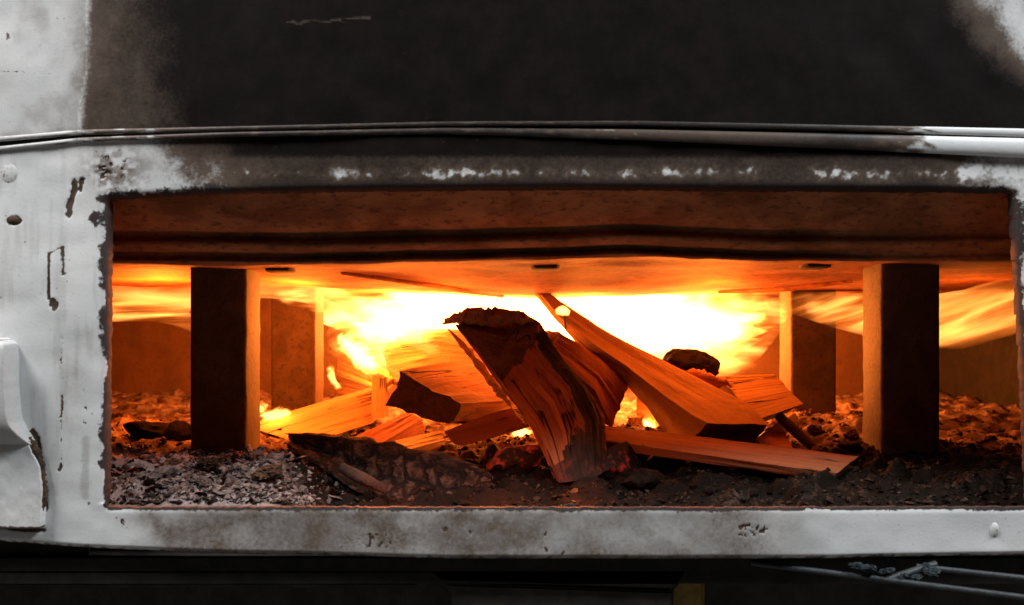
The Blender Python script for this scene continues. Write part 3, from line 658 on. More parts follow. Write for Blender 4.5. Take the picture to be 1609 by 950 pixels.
# ------------------------------------------------------------------ ash bed
def ash_h(x, d):
    x = np.asarray(x, float); d = np.asarray(d, float); px = x/d*F+VX
    z = -.141+.017*sst(.71, .86, d)
    z = z+.010*np.exp(-((px-280)/170)**2)*np.exp(-((d-.79)/.05)**2)
    z = z-.005*sst(450, 520, px)*sst(820, 740, px)*sst(.88, .84, d)-.012*sst(430, 560, px)*sst(1330, 1200, px)*sst(1.0, .86, d)
    z = z+.014*np.exp(-((x-.36)/.09)**2-((d-1.03)/.08)**2)+.012*np.exp(-((x+.40)/.06)**2-((d-.98)/.05)**2)
    am = .9+.7*sst(.80, .9, d)*0
    z = z+am*((fbm(x*16+5, d*16, 0, 3, 100)-.5)*.018+(np.abs(fbm(x*45, d*45, 0, 4, 101)-.5))*.024*(1+.8*sst(.86, .78, d))-.006+(fbm(x*160, d*160, 0, 3, 102)-.5)*.005)
    return np.minimum(H+z, H-.1495+.8*np.clip(d-.714, 0, 1)+.0*x)
def build_ash():
    xs = np.linspace(-.655, .655, 460); ds = D+.016+(np.linspace(0, 1, 250)**1.5)*(YB-.01-D-.016)
    X, Dd = np.meshgrid(xs, ds); Z = ash_h(X, Dd)
    px = X/Dd*F+VX
    pale = .95*sst(560, 420, px+(fbm(X*20, Dd*20, 0, 3, 103)-.5)*220)*sst(.90, .80, Dd)+.72*sst(.84, .93, Dd)
    pale = pale+.20*np.exp(-((px-1180)/200)**2)*sst(.85, .74, Dd)-.25*np.exp(-((px-820)/150)**2)*sst(.9, .8, Dd)
    h, wd = X.shape; idx = np.arange(h*wd).reshape(h, wd)
    q = np.stack([idx[:-1, :-1], idx[:-1, 1:], idx[1:, 1:], idx[1:, :-1]], -1).reshape(-1, 4)
    me = bpy.data.meshes.new('ash_bed'); me.from_pydata(np.stack([X, Dd, Z], -1).reshape(-1, 3).tolist(), [], q.tolist()); me.update()
    a = me.attributes.new('pale', 'FLOAT', 'POINT'); a.data.foreach_set('value', pale.astype(np.float32).ravel())
    tag(link('ash_bed', me, ASH), 'bed of grey and brown wood ash over the firebox floor', 'ash', kind='stuff')
build_ash()
def scatter(name, n, dom, size, mat, label, seed, flat=(.25, .6)):
    r = random.Random(seed); V, q = [], []
    for _ in range(n):
        px, d = dom(r); x = (px-VX)/F*d
        s = size*(.35+r.random()**2.5*1.6); z = float(ash_h(x, d))+s*.15
        b = len(V); rot = Matrix.Rotation(r.uniform(0, 6.28), 3, 'Z') @ Matrix.Rotation(r.gauss(0, .5), 3, 'X') @ Matrix.Rotation(r.gauss(0, .4), 3, 'Y')
        fl = r.uniform(*flat); e = r.uniform(.5, 1)
        for k in range(5):
            a = k*1.2566+r.uniform(-.4, .4); rr = s*r.uniform(.6, 1); V.append(Vector((x, d, z))+rot @ Vector((rr*math.cos(a), rr*math.sin(a)*e, r.uniform(-.15, .15)*s)))
        V.append(Vector((x, d, z))+rot @ Vector((r.uniform(-.3, .3)*s, r.uniform(-.3, .3)*s, fl*s))); V.append(Vector((x, d, z))+rot @ Vector((0, 0, -fl*s)))
        for k in range(5): q.append((b+k, b+(k+1) % 5, b+5)); q.append((b+(k+1) % 5, b+k, b+6))
    tag(link(name, pymesh(name, V, q), mat, None, False), label, name.replace('_', ' '), kind='stuff')
scatter('ash_flakes', 2600, lambda r: (r.uniform(165, 470)+abs(r.gauss(0, 60)), .722+r.random()**1.2*.13), .0027, PALEFLAKE, 'pale grey ash flakes heaped at the left front of the firebox', 1)
scatter('brown_ash_flakes', 4200, lambda r: (r.uniform(165, 1600), .72+r.random()**2*.35), .0027, BROWNFLAKE, 'brown ash crumbs scattered over the whole firebox floor', 2)
scatter('charcoal_crumbs', 2600, lambda r: (r.choice((r.uniform(520, 1600), r.uniform(165, 1600))), .72+r.random()**1.5*.35), .0026, CHAR, 'black charcoal crumbs strewn along the front of the ash', 3)
scatter('ash_crust_flakes', 220, lambda r: (r.uniform(165, 440)+abs(r.gauss(0, 50)), .726+r.random()**1.2*.11), .0060, PALEASH, 'larger crusted pale ash plates lying on the heap at the left front', 9, (.05, .16))
def lump(px, d, size, mat, label, group=None, name='charcoal_lump', cat='charcoal', sq=(1, 1, .7), k=0, lift=.3, rz=0.0, z=None):
    o = bpy.data.objects.new(name, (RAGGED if cat == 'charred wood' else CRUSTS[k % 5] if cat in ('ash clump', 'clinker') else LUMPS[k % 6]).copy()); C.objects.link(o)
    o.data.materials.clear(); o.data.materials.append(mat); o.data.polygons.foreach_set('use_smooth', [True]*len(o.data.polygons)); o.data.set_sharp_from_angle(angle=math.radians(32))
    x = (px-VX)/F*d; o.location = (x, d, (float(ash_h(x, d))+size*lift) if z is None else z); o.scale = [size*q for q in sq]; o.rotation_euler = (random.uniform(-.3, .3), random.uniform(-.3, .3), rz)
    return tag(o, label, cat, group)
# ------------------------------------------------------------------ firewood
def loft(name, st, mat, endmat=None, sub=6, per=9, amp=.0022, seed=0, caps=(True, True), smooth_path=False, endname='end_face', sharp=24, sides=None, charend=None):
    """st: rings of the same number of photo points (px,py,d); gives side faces and end faces as two meshes"""
    rings = [[P(*p) if not isinstance(p, Vector) else p for p in r] for r in st]; m = len(rings[0])
    # resample along the length
    L = [np.array([tuple(p) for p in r]) for r in rings]
    sub = int(sub*1.6); amp *= 1.35; n = (len(L)-1)*sub+1
    cols = [catmull([Vector(r[j]) for r in L], n) if smooth_path else np.array([L[min(int(t), len(L)-2)][j]*(1-(t-min(int(t), len(L)-2)))+L[min(int(t), len(L)-2)+1][j]*(t-min(int(t), len(L)-2)) for t in np.linspace(0, len(L)-1, n)]) for j in range(m)]
    base = np.array(cols).transpose(1, 0, 2)                       # n x m x 3
    ring = []
    for i in range(n):
        rr = []
        for j in range(m):
            a, b = base[i, j], base[i, (j+1) % m]
            for t in np.linspace(0, 1, per, endpoint=False): rr.append(a+(b-a)*t)
        ring.append(rr)
    R = np.array(ring); M = R.shape[1]; cen = R.mean(1, keepdims=True)
    seglen = np.concatenate([[0], np.cumsum(np.linalg.norm(np.diff(cen[:, 0], axis=0), axis=1))])
    perim = np.concatenate([[0], np.cumsum(np.linalg.norm(np.diff(np.concatenate([R[0], R[0][:1]]), axis=0), axis=1))])
    out = R-cen; out /= np.linalg.norm(out, axis=2, keepdims=True)+1e-9
    U, W = np.meshgrid(perim[:-1], seglen)
    nz = (fbm(U*110+seed*7.3, W*9, seed*1.7, 4, seed)-.5)*2*amp+(fbm(R[..., 0]*28+seed, R[..., 1]*28, R[..., 2]*28, 3, seed+5)-.5)*2*amp*.6-np.abs(fbm(U*190+seed, W*7, seed, 3, seed+31)-.5)*amp*1.1
    nz += (vnoise(U*330, W*14, seed, seed+9)-.5)*amp*.7
    R = R+out*nz[..., None]
    V = R.reshape(-1, 3); q = []
    for i in range(n-1):
        for j in range(M): q.append((i*M+j, i*M+(j+1) % M, (i+1)*M+(j+1) % M, (i+1)*M+j))
    c0 = base.reshape(-1, 3).mean(0); root = empty(name, tuple(c0))
    me = pymesh('wood_body', V.tolist(), q)
    tj = (np.arange(M) % per)/per; ce = np.exp(-(np.minimum(tj, 1-tj)*per/1.1)**2)[None]*(.35+1.2*fbm(U*40+seed, W*30, seed, 3, seed+21))
    fl_ = np.linspace(0, 1, n)[:, None]; ce = np.maximum(ce, np.exp(-(np.minimum(fl_, 1-fl_)/.06)**2)*.9)
    bu = me.attributes.new('burn', 'FLOAT', 'POINT'); bu.data.foreach_set('value', np.clip(ce, 0, 1).astype(np.float32).ravel())
    uv = me.uv_layers.new(name='grain'); li = np.zeros(len(me.loops), int); me.loops.foreach_get('vertex_index', li)
    uu = (U.reshape(-1))[li].copy(); vv = (W.reshape(-1))[li]
    pl = uu.reshape(-1, 4); wrap = (pl.max(1)-pl.min(1)) > perim[-1]*.5
    pl[wrap] = np.where(pl[wrap] < perim[-1]*.25, pl[wrap]+perim[-1], pl[wrap])
    uv.data.foreach_set('uv', np.stack([pl.reshape(-1), vv], -1).astype(np.float32).ravel())
    if sides:
        me.materials.append(mat); slots = {}
        for sj, sm_ in sides.items(): me.materials.append(sm_); slots[sj] = len(me.materials)-1
        me.polygons.foreach_set('material_index', [(slots[2] if charend and k//M > charend((k % M)//per, (k % M) % per/per)*(n-1)+1.2*math.sin((k % M)*1.9) else slots.get((k % M)//per, 0)) for k in range(len(me.polygons))])
    fix_dir(me, c0)
    attach(link('wood_body', me, None if sides else mat, None, True, sharp), root)
    for e, on in ((0, caps[0]), (n-1, caps[1])):
        if not on: continue
        ringp = R[e]; cc = ringp.mean(0); nrm = np.zeros(3)
        for j in range(M): nrm += np.cross(ringp[j]-cc, ringp[(j+1) % M]-cc)
        nrm /= np.linalg.norm(nrm)+1e-9
        VV = [ringp]; fc = []; K = 6
        for k in range(1, K):
            t = k/K; r2 = ringp*(1-t)+cc*t
            d_ = (fbm(r2[:, 0]*70+seed, r2[:, 1]*70, r2[:, 2]*70, 4, seed+3)-.5)*.006*min(1, 2*t)
            VV.append(r2+nrm[None]*d_[:, None])
        A = np.vstack(VV+[cc[None]])
        for k in range(K-1):
            for j in range(M): fc.append((k*M+j, k*M+(j+1) % M, (k+1)*M+(j+1) % M, (k+1)*M+j))
        for j in range(M): fc.append(((K-1)*M+j, (K-1)*M+(j+1) % M, K*M))
        em = pymesh(endname, A.tolist(), fc)
        ax = ringp[0]-cc; ax = ax/(np.linalg.norm(ax)+1e-9); bx = np.cross(nrm, ax)
        u2 = em.uv_layers.new(name='grain'); li = np.zeros(len(em.loops), int); em.loops.foreach_get('vertex_index', li)
        rel = A-ringp[M//3]; u2.data.foreach_set('uv', np.stack([rel @ ax, rel @ bx], -1)[li].astype(np.float32).ravel())
        fix_dir(em, c0)
        attach(link(endname, em, endmat or mat, None, True, 40), root)
    return root
def fix_dir(me, c0):
    bm = bmesh.new(); bm.from_mesh(me); bmesh.ops.recalc_face_normals(bm, faces=bm.faces); bm.faces.ensure_lookup_table()
    s = sum((f.calc_center_median()-Vector(c0)).dot(f.normal)*f.calc_area() for f in bm.faces)
    if s < 0: bmesh.ops.reverse_faces(bm, faces=bm.faces)
    bm.to_mesh(me); bm.free()
def plank(name, TL, TR, BR, BL, t, mat, endmat=None, **kw):
    """visible face TL TR BR BL, thickness vector t in metres, grain from left to right"""
    t = Vector(t); a, b, c, d = P(*TL), P(*TR), P(*BR), P(*BL)
    return loft(name, [[a, d, d+t, a+t], [b, c, c+t, b+t]], mat, endmat, sub=kw.pop('sub', 14), **kw)
G = 'firewood burning on the ash bed'
# A: the big wedge leaning in the middle, its cut end up
A_ = loft('firewood_log', [
    [(711, 509, .90), (789, 597, .885), (841, 538, .90), (846, 506, .91), (775, 500, .945)],
    [(778, 596, .895), (812, 628, .868), (868, 575, .88), (885, 560, .90), (830, 560, .95)],
    [(820, 650, .88), (838, 662, .850), (895, 605, .865), (925, 608, .885), (880, 610, .94)],
    [(846, 694, .862), (855, 697, .832), (917, 660, .845), (953, 652, .865), (905, 655, .92)],
    [(860, 722, .845), (868, 728, .815), (916, 696, .82), (954, 702, .84), (905, 700, .90)],
    [(868, 748, .832), (880, 758, .802), (926, 754, .802), (956, 738, .822), (910, 740, .88)]],
    WOOD_RED, END_DARK, sub=5, amp=.0028, seed=1, sides={2: WOOD_CHAR, 3: WOOD_CHAR}, charend=lambda sd_, t: (.86, .84-.26*t, .5, .5, .8)[sd_])
tag(A_, 'large reddish wedge log leaning upright in the middle, dark cut end on top', 'firewood', G)
for o in A_.children:
    if o.name.startswith('end_face'): o['label'] = 'dark cut end'
# dark flank of the wedge and its frayed bark top
def bark_strip(par, pts, mat, r, seed, name='bark'):
    n = 40; path = catmull([P(*p) for p in pts], n); k = 9; V, q = [], []
    for i in range(n):
        t = Vector(path[min(i+1, n-1)]-path[max(i-1, 0)]).normalized(); s = t.cross(Vector((0, 0, 1))).normalized(); u = s.cross(t)
        rr = r*(.55+.9*float(fbm(i*.45, seed, 0, 3, seed)))*min(1, 4*min(i+.4, n-1-i+.4)/n)
        for j in range(k):
            a = 2*math.pi*j/k; q2 = rr*(.6+.8*float(vnoise(i*.9, j*1.3, seed, seed)))
            V.append(Vector(path[i])+s*(math.cos(a)*q2*1.6)+u*(math.sin(a)*q2))
    for i in range(n-1):
        for j in range(k): q.append((i*k+j, i*k+(j+1) % k, (i+1)*k+(j+1) % k, (i+1)*k+j))
    q += [tuple(range(k)), tuple(range((n-1)*k, n*k))]
    me = pymesh(name, V, q); fix_normals(me); attach(link(name, me, mat, None, True, 45), par)
bark_strip(A_, [(694, 509, .93), (720, 500, .915), (770, 496, .915), (815, 499, .915), (846, 505, .915)], BARK, .0065, 3)
bark_strip(A_, [(700, 512, .925), (735, 550, .915), (765, 590, .905), (790, 620, .895), (804, 640, .89)], BARK_PALE, .0032, 4)
# B: the rough log behind its right shoulder
tag(loft('firewood_log', [
    [(843, 515, .965), (842, 560, .95), (868, 556, .945), (884, 519, .965), (870, 520, 1.01)],
    [(905, 560, .965), (890, 620, .94), (935, 612, .94), (945, 562, .965), (930, 560, 1.01)],
    [(935, 588, .96), (925, 668, .935), (962, 670, .935), (990, 608, .955), (970, 600, 1.01)]],
    WOOD_RED, END_BROWN, sub=8, amp=.004, seed=2), 'rough brown log tucked behind the right shoulder of the leaning wedge', 'firewood', G)
# C: the long diagonal split
C_ = loft('firewood_log', [
    [(838, 461, 1.06), (850, 462, 1.05), (866, 461, 1.06), (852, 464, 1.10)],
    [(868, 500, 1.035), (880, 498, 1.02), (908, 492, 1.035), (892, 505, 1.08)],
    [(912, 548, 1.01), (930, 538, .99), (960, 522, 1.005), (945, 550, 1.06)],
    [(962, 582, .985), (985, 575, .96), (1030, 560, .975), (1010, 590, 1.04)],
    [(1018, 640, .955), (1045, 622, .93), (1110, 600, .95), (1085, 640, 1.01)],
    [(1048, 684, .935), (1085, 650, .90), (1178, 634, .93), (1140, 680, .97)],
    [(1072, 703, .915), (1112, 664, .885), (1206, 667, .905), (1180, 709, .915)]],
    WOOD, END_DARK, sub=6, amp=.0022, seed=3)
tag(C_, 'long pale split log lying diagonally from the flames down to the right', 'firewood', G)
# D: flat plank lying on the ash at the right
tag(plank('firewood_plank', (948, 668, .905), (1350, 716, .805), (1314, 744, .775), (940, 691, .865), (0, .004, -.0075), WOOD_RED, WOOD_DARK, seed=4, amp=.0012), 'flat orange lit plank lying on the ash under the diagonal log', 'firewood', G)
# E: the broad smooth split at the right
tag(plank('firewood_split', (1128, 590, .985), (1216, 587, .99), (1262, 634, .935), (1192, 659, .915), (-.012, .035, -.016), WOOD, END_BROWN, seed=5, amp=.0012, sub=10), 'broad smooth split with a square face resting against the diagonal log', 'firewood', G)
sp_ = tube('wood_splinter', [P(1058, 590, .985), P(1095, 590, .972), P(1130, 600, .962), P(1152, 604, .958)], [.003, .0065, .005, .0012], WOOD_RED, None, 30, 7)
for v in sp_.data.vertices: v.co += Vector((0, float(vnoise(v.co.x*300, v.co.z*500, 0, 2))-.5, float(vnoise(v.co.x*200, v.co.y*600, 0, 1))-.5))*.005
tag(sp_, 'thin torn splinter between the charred chunk and the square split', 'splinter')
# F
lump(1088, 1.02, .023, CHAR, 'small black charred chunk sitting on top of the diagonal log', None, 'charred_chunk', 'charred wood', (1.45, .9, .85), 2, 0, .2, P(0, 573, 1.02).z).rotation_euler = (0, .12, .1)
# G: block at the left with a dark end
tag(loft('firewood_log', [
    [(628, 583, .905), (607, 637, .89), (708, 668, .872), (728, 634, .885)],
    [(690, 573, .96), (690, 640, .95), (770, 668, .925), (790, 630, .935)],
    [(742, 565, 1.02), (760, 630, 1.01), (830, 650, .985), (838, 615, .99)]],
    WOOD, END_DARK, sub=9, amp=.0025, seed=7), 'chunky split block with a dark square end left of the wedge', 'firewood', G)
# H: curved slab below it
tag(loft('firewood_log', [
    [(698, 676, .875), (715, 700, .86), (745, 690, .88), (735, 668, .90)],
    [(752, 656, .88), (760, 692, .862), (800, 680, .885), (790, 650, .91)],
    [(806, 642, .90), (822, 672, .885), (845, 664, .90), (840, 640, .93)]],
    WOOD_RED, END_BROWN, sub=9, amp=.0025, seed=8, smooth_path=True), 'curved reddish slab wedged beneath the block with the dark end', 'firewood', G)
# I, J, stub
tag(plank('firewood_plank', (398, 672, .98), (586, 614, 1.06), (586, 664, 1.03), (478, 700, .94), (.004, .022, .006), WOOD_PALE, WOOD_PALE, seed=9, amp=.0013), 'pale plank glowing yellow beside the left front post', 'firewood', G)
tag(plank('wood_stub', (584, 588, 1.035), (584, 658, 1.02), (604, 656, 1.015), (602, 594, 1.03), (.002, .018, 0), WOOD_PALE, seed=10, amp=.001, sub=8), 'short upright stub standing at the end of the pale plank', 'wood stub')
tag(plank('firewood_plank', (540, 692, .925), (640, 647, 1.0), (662, 658, .985), (590, 702, .90), (.003, .006, -.012), WOOD_RED, WOOD_DARK, seed=11, amp=.0018), 'narrow brown slat leaning behind the charred front log', 'firewood', G)
tag(plank('firewood_plank', (585, 700, .90), (690, 676, .955), (699, 691, .94), (640, 707, .88), (.002, .006, -.013), WOOD_PALE, WOOD_DARK, seed=12, amp=.0012), 'short yellow lit slat just below the block with the dark end', 'firewood', G)
# K: the charred log along the front
K_ = loft('firewood_log', [
    [(446, 682, .845), (448, 704, .83), (476, 716, .835), (482, 686, .87)],
    [(530, 692, .835), (518, 744, .80), (545, 760, .81), (560, 696, .87)],
    [(610, 706, .825), (588, 784, .775), (620, 796, .79), (640, 712, .86)],
    [(690, 722, .815), (676, 794, .765), (700, 800, .785), (716, 728, .85)],
    [(750, 730, .81), (742, 782, .775), (755, 788, .79), (765, 738, .835)],
    [(773, 746, .805), (770, 764, .79), (775, 768, .80), (778, 752, .815)]],
    CRACKLE, CHAR, sub=9, per=9, amp=.0055, seed=13)
bark_strip(K_, [(447, 681, .85), (530, 691, .845), (610, 705, .835), (690, 721, .825), (752, 731, .815)], BARK_DARK, .0055, 6)
tag(K_, 'black charred log lying along the left front of the ash', 'firewood', G)
tag(tube('wood_stick', [P(536, 734, .775), P(570, 752, .768), P(606, 770, .765)], [.0042, .0052, .0036], BARK_DARK, None, 20, 7), 'short brown stick lying against the charred front log', 'stick')
# background wood in the glow
tag(plank('firewood_plank', (530, 546, 1.24), (614, 596, 1.20), (584, 622, 1.19), (528, 622, 1.23), (.01, .03, 0), WOOD, seed=14, amp=.002, sub=8), 'square board standing in the glow behind the left rear post', 'firewood', G)
tag(loft('firewood_log', [
    [(600, 545, 1.24), (612, 600, 1.22), (650, 620, 1.20), (665, 570, 1.2), (640, 520, 1.24)],
    [(690, 530, 1.16), (695, 580, 1.15), (730, 600, 1.13), (745, 560, 1.13), (720, 515, 1.16)],
    [(760, 545, 1.09), (765, 580, 1.08), (790, 590, 1.07), (800, 560, 1.07), (780, 540, 1.09)]],
    WOOD, END_BROWN, sub=7, amp=.004, seed=15), 'round log in the yellow glow behind the leaning wedge', 'firewood', G)
tag(loft('firewood_log', [
    [(985, 655, 1.02), (985, 672, 1.01), (1008, 672, 1.01), (1012, 655, 1.02)],
    [(990, 648, 1.06), (992, 662, 1.06), (1012, 662, 1.06), (1016, 648, 1.06)]], WOOD_RED, END_BROWN, sub=5, amp=.002, seed=16), 'small square stub behind the flat plank in the bright gap', 'firewood', G)
tag(plank('firewood_plank', (1000, 615, 1.04), (1055, 640, 1.02), (1060, 690, 1.0), (1000, 650, 1.04), (.005, .02, 0), WOOD, seed=17, amp=.0015, sub=6), 'thin board glimpsed under the diagonal log', 'firewood', G)
tag(tube('wood_stick', [P(1222, 652, .93), P(1248, 676, .92), P(1282, 706, .905)], [.0045, .0055, .004], WOOD_DARK, None, 20, 7), 'dark stick poking out below the broad square split', 'stick')
tag(tube('wood_stick', [P(1196, 694, .93), P(1230, 670, .96), P(1246, 655, .99)], [.006, .0075, .005], WOOD, None, 20, 7), 'bright orange stick under the corner of the broad square split', 'stick')
tag(plank('wood_splinter', (1188, 690, .905), (1225, 662, .95), (1250, 712, .885), (1200, 706, .885), (0, .012, -.004), WOOD_RED, seed=19, amp=.0015, sub=6), 'split wedge lying on the plank below the square split', 'splinter')
tag(tube('nail', [P(889, 516, 1.015), P(887, 500, 1.01), P(885, 484, 1.005)], [.0013, .0012, .0006], NAIL, None, 12, 8), 'iron nail sticking up out of the diagonal log', 'nail')
# coals
lump(806, .86, .022, EMBER, 'glowing red coal beneath the bright gap left of the wedge foot', None, 'ember', 'ember', (1.2, .8, .75), 1, .25, .4)
lump(775, .88, .017, EMBER, 'small orange ember under the curved slab', None, 'ember', 'ember', (1, .8, .8), 4, .3, 1.4)
lump(975, .85, .024, EMBER, 'red edged coal right of the wedge foot under the plank', None, 'ember', 'ember', (1.2, .8, .9), 3, .15, .9)
lump(1010, .81, .017, CHAR, 'large black coal under the left end of the flat plank', None, 'charcoal_lump', 'charcoal', (1.5, 1, .7), 0, .1, .3)
lump(925, .79, .015, CHAR, 'black coal right at the foot of the leaning wedge', None, 'charcoal_lump', 'charcoal', (1.2, .9, .8), 5, .1, .8)
lump(245, .93, .018, CHAR, 'dark char lump on the orange ash left of the front left post', None, 'charcoal_lump', 'charcoal', (1.7, .8, .75), 2, .35, .2)
lump(285, .925, .014, CHAR, 'dark char lump touching the left side of the front left post', None, 'charcoal_lump', 'charcoal', (1.2, .8, .9), 4, .35, .7)
rr = random.Random(5)
for i in range(26):
    lump(rr.uniform(640, 1590), .735+rr.random()**1.4*.14, rr.uniform(.004, .009), CHAR, 'small black coal half buried in the dark ash along the front right', 'small coals in the dark ash', 'charcoal_lump', 'charcoal', (rr.uniform(.9, 1.6), 1, rr.uniform(.5, .9)), i, .2, rr.uniform(0, 6))
for i in range(26):
    lump(rr.uniform(172, 540), .732+rr.random()**1.2*.09, rr.uniform(.005, .010), PALEASH if rr.random() < .6 else BROWNASH, 'crusty pale ash clump in the heap at the left front', 'ash clumps in the pale heap', 'ash_clump', 'ash clump', (rr.uniform(.9, 1.7), 1, rr.uniform(.45, .8)), i, .15, rr.uniform(0, 6))
for i in range(18):
    lump(rr.choice((rr.uniform(1245, 1380), rr.uniform(1480, 1600), rr.uniform(175, 300))), rr.uniform(.90, 1.12), rr.uniform(.005, .010), BROWNASH, 'brown ash clump lit orange beside the posts', 'brown clumps beside the posts', 'ash_clump', 'ash clump', (rr.uniform(.9, 1.8), 1, rr.uniform(.5, .8)), i, .2, rr.uniform(0, 6))
for i, (px, py) in enumerate(((1368, 893), (1392, 898), (1418, 904), (1440, 906), (1462, 896), (1350, 890))):
    lump(px, .692, rr.uniform(.0035, .0065), CLINK, 'pale bluish clinker lying on the grey grate rods', 'clinker on the grate rods', 'clinker', 'clinker', (1.5, .9, .6), i, 0, rr.uniform(0, 6), P(0, py, .692).z)
lump(893, .722, .0034, CLINK, 'tiny white chip lying on the sill below the wedge foot', None, 'wood_chip', 'chip', (1.6, .6, .6), 1, 0, 0, P(0, 795, .722).z)
# ------------------------------------------------------------------ flames: closed hulls filled with glowing gas
def flame(pts, rad, mat, label, flat=(1.0, 1.0), n=40, k=14, wob=.25, seed=0):
    """tongue of flame along pts; rad = vertical half height in metres, flat = (depth factor, .)"""
    path = catmull([P(*p) for p in pts], n); r = np.interp(np.linspace(0, 1, n), np.linspace(0, 1, len(rad)), rad)
    V, q = [], []
    for i in range(n):
        t = Vector(path[min(i+1, n-1)]-path[max(i-1, 0)]).normalized()
        s = Vector((0, 1, 0)); u = s.cross(t)
        if u.length < .2: s = Vector((1, 0, 0)); u = s.cross(t)
        u.normalize(); s = t.cross(u).normalized()
        for j in range(k):
            a = 2*math.pi*j/k; w_ = 1+wob*(float(fbm(path[i][0]*14+seed, math.cos(a)*1.2+path[i][2]*10, math.sin(a)*1.2, 3, seed))-.5)*2
            V.append(Vector(path[i])+s*(math.cos(a)*r[i]*flat[0]*w_)+u*(math.sin(a)*r[i]*w_))
    for i in range(n-1):
        for j in range(k): q.append((i*k+j, i*k+(j+1) % k, (i+1)*k+(j+1) % k, (i+1)*k+j))
    q += [tuple(range(k)), tuple(range((n-1)*k, n*k))]
    c0 = Vector(path.mean(0)); dv = Vector(path[-1]-path[0]); ang = math.atan2(dv.z, dv.x); rt = Matrix.Rotation(-ang, 4, 'Y')
    mw = Matrix.Translation(c0) @ rt; inv = mw.inverted()
    me = pymesh('flame', [inv @ v for v in V], q); fix_normals(me)
    o = link('flame', me, mat); o.matrix_world = mw
    return tag(o, label, 'flame', 'flames in the firebox')
FL_MAIN = make_flame('flame_core', 210, (9, 13, 28), .60, 1.18, .02, fall=(-.45, .35))
FL_SOFT = make_flame('flame_soft', 95, (11, 18, 24), .55, 1.15, .03, fall=(0, .8))
FL_STREAK = make_flame('flame_streak', 110, (4, 16, 48), .72, 1.40, .06, fall=(-.8, .1))
FL_STREAK_R = make_flame('flame_streak_tilted', 72, (4, 16, 48), .80, 1.45, .07, .32, fall=(-.8, .1))
FL_SPARK = make_flame('flame_spark', 1500, (5, 5, 5), -3, -2, .5, fall=(0, .6))
FL_SMALL = make_flame('flame_small', 620, (60, 40, 80), .35, .95, .03, fall=(0, .75))
flame([(490, 470, 1.18), (600, 484, 1.22), (760, 492, 1.25), (900, 498, 1.26), (1050, 502, 1.24), (1170, 486, 1.2), (1250, 474, 1.15)],
      [.022, .046, .056, .064, .060, .040, .018], FL_MAIN, 'wide white hot flame rolling under the baffle across the middle', (1.9, 1), 60, 16, .28, 1)
flame([(470, 545, 1.2), (640, 545, 1.27), (760, 560, 1.28)], [.04, .075, .05], FL_SOFT, 'soft yellow glow of flame behind the block and the round log', (1.2, 1), 30, 14, .3, 2)
flame([(1010, 540, 1.24), (1110, 545, 1.24), (1215, 520, 1.2)], [.045, .075, .035], FL_SOFT, 'orange flame haze between the charred chunk and the right rear post', (1.2, 1), 30, 14, .3, 3)
flame([(1060, 600, 1.12), (1130, 580, 1.12), (1180, 552, 1.13), (1225, 515, 1.12)], [.004, .011, .012, .004], FL_STREAK, 'thin curling flame lick rising to the right rear post', (1, 1), 30, 12, .3, 4)
flame([(575, 476, 1.10), (490, 460, 1.02), (420, 454, .975), (350, 462, .96), (270, 474, .955), (150, 470, .95)], [.012, .012, .010, .012, .018, .016], FL_STREAK, 'streaky yellow flame sweeping left behind the left front post', (1.4, 1), 60, 14, .25, 5)
flame([(330, 520, .97), (270, 496, .965), (210, 488, .96), (130, 490, .96)], [.008, .010, .011, .010], FL_STREAK, 'lower orange flame edge at the far left of the opening', (1.2, 1), 40, 14, .3, 6)
flame([(1230, 474, 1.12), (1320, 486, 1.03), (1420, 500, .97), (1500, 502, .955), (1570, 488, .955), (1680, 466, .955)], [.010, .020, .026, .032, .030, .022], FL_STREAK_R, 'streaky orange flame sweeping right behind the right front post', (1.2, 1), 60, 14, .2, 7)
flame([(396, 658, 1.0), (425, 654, 1.0), (445, 648, 1.0), (466, 640, 1.0)], [.006, .010, .010, .004], FL_SMALL, 'small bright flame on the ash right of the left front post', (1, 1), 20, 12, .4, 8)
flame([(515, 510, 1.16), (550, 545, 1.17), (585, 575, 1.18), (612, 596, 1.18)], [.010, .018, .022, .012], FL_SMALL, 'slanting bright flame running down across the square board', (.8, 1), 30, 12, .4, 9)
flame([(520, 560, 1.17), (522, 600, 1.16), (545, 616, 1.15)], [.004, .006, .005], FL_SMALL, 'little flame curling round the bottom of the square board', (.8, 1), 20, 10, .3, 10)
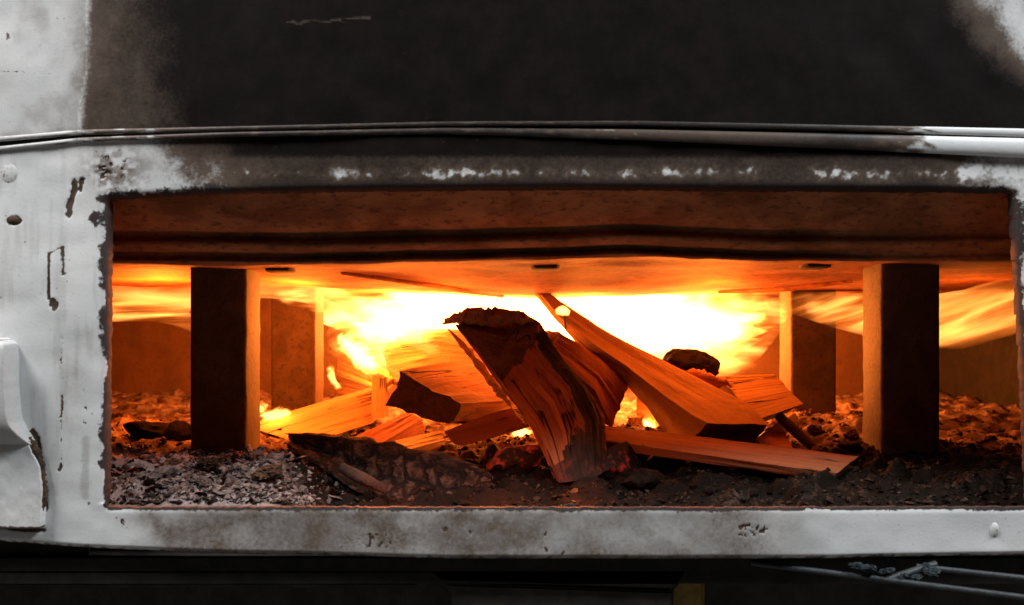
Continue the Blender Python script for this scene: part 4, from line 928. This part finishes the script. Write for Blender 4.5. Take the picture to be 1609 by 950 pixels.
flame([(985, 662, 1.03), (1020, 668, 1.03), (1062, 680, 1.03)], [.012, .018, .010], FL_SMALL, 'bright flame in the gap between the diagonal log and the plank', (1, 1), 20, 12, .3, 11)
flame([(796, 688, .97), (820, 682, .97), (842, 674, .97)], [.007, .012, .007], FL_SMALL, 'small bright flame under the left flank of the wedge', (1, 1), 20, 12, .3, 12)
flame([(1180, 694, .965), (1205, 682, .965), (1232, 672, .97)], [.004, .006, .003], FL_SMALL, 'small bright flame below the broad square split', (1, 1), 20, 12, .3, 13)
flame([(873, 490, .985), (884, 488, .985), (895, 492, .985)], [.003, .006, .003], FL_SPARK, 'tiny round flame behind the nail', (.6, 1), 14, 10, .1, 14)
flame([(664, 545, 1.12), (656, 528, 1.12), (668, 515, 1.12)], [.002, .004, .003], FL_SMALL, 'tiny flame curl beside the frayed top of the wedge', (1, 1), 16, 10, .2, 15)

for (pts, rad, lab) in (
    ([(1075, 585, 1.14), (1120, 560, 1.15), (1180, 530, 1.15), (1238, 505, 1.14)], [.006, .013, .012, .004], 'broad flame wisp streaming from the charred chunk towards the right rear post'),
    ([(1090, 540, 1.18), (1160, 515, 1.17), (1235, 490, 1.14), (1300, 478, 1.10)], [.008, .014, .012, .004], 'flame wisp passing over the top of the right rear post'),
    ([(1020, 560, 1.10), (1045, 545, 1.12), (1075, 520, 1.15)], [.007, .012, .006], 'short flame rising from the edge of the diagonal log beside the charred chunk'),
    ([(690, 560, 1.05), (665, 535, 1.08), (600, 505, 1.12), (540, 490, 1.14)], [.006, .013, .014, .006], 'flame lick leaving the frayed top of the wedge to the left'),
    ([(560, 500, 1.10), (500, 478, 1.06), (430, 466, 1.0)], [.008, .010, .005], 'thin flame crossing the top of the left rear post')):
    flame(pts, rad, FL_STREAK, lab, (1, 1), 30, 12, .3, len(lab))
flame([(418, 652, 1.0), (412, 640, 1.0), (424, 628, 1.0)], [.004, .007, .003], FL_SMALL, 'little upright flame tip over the small flame right of the left front post', (1, 1), 20, 10, .4, 31)
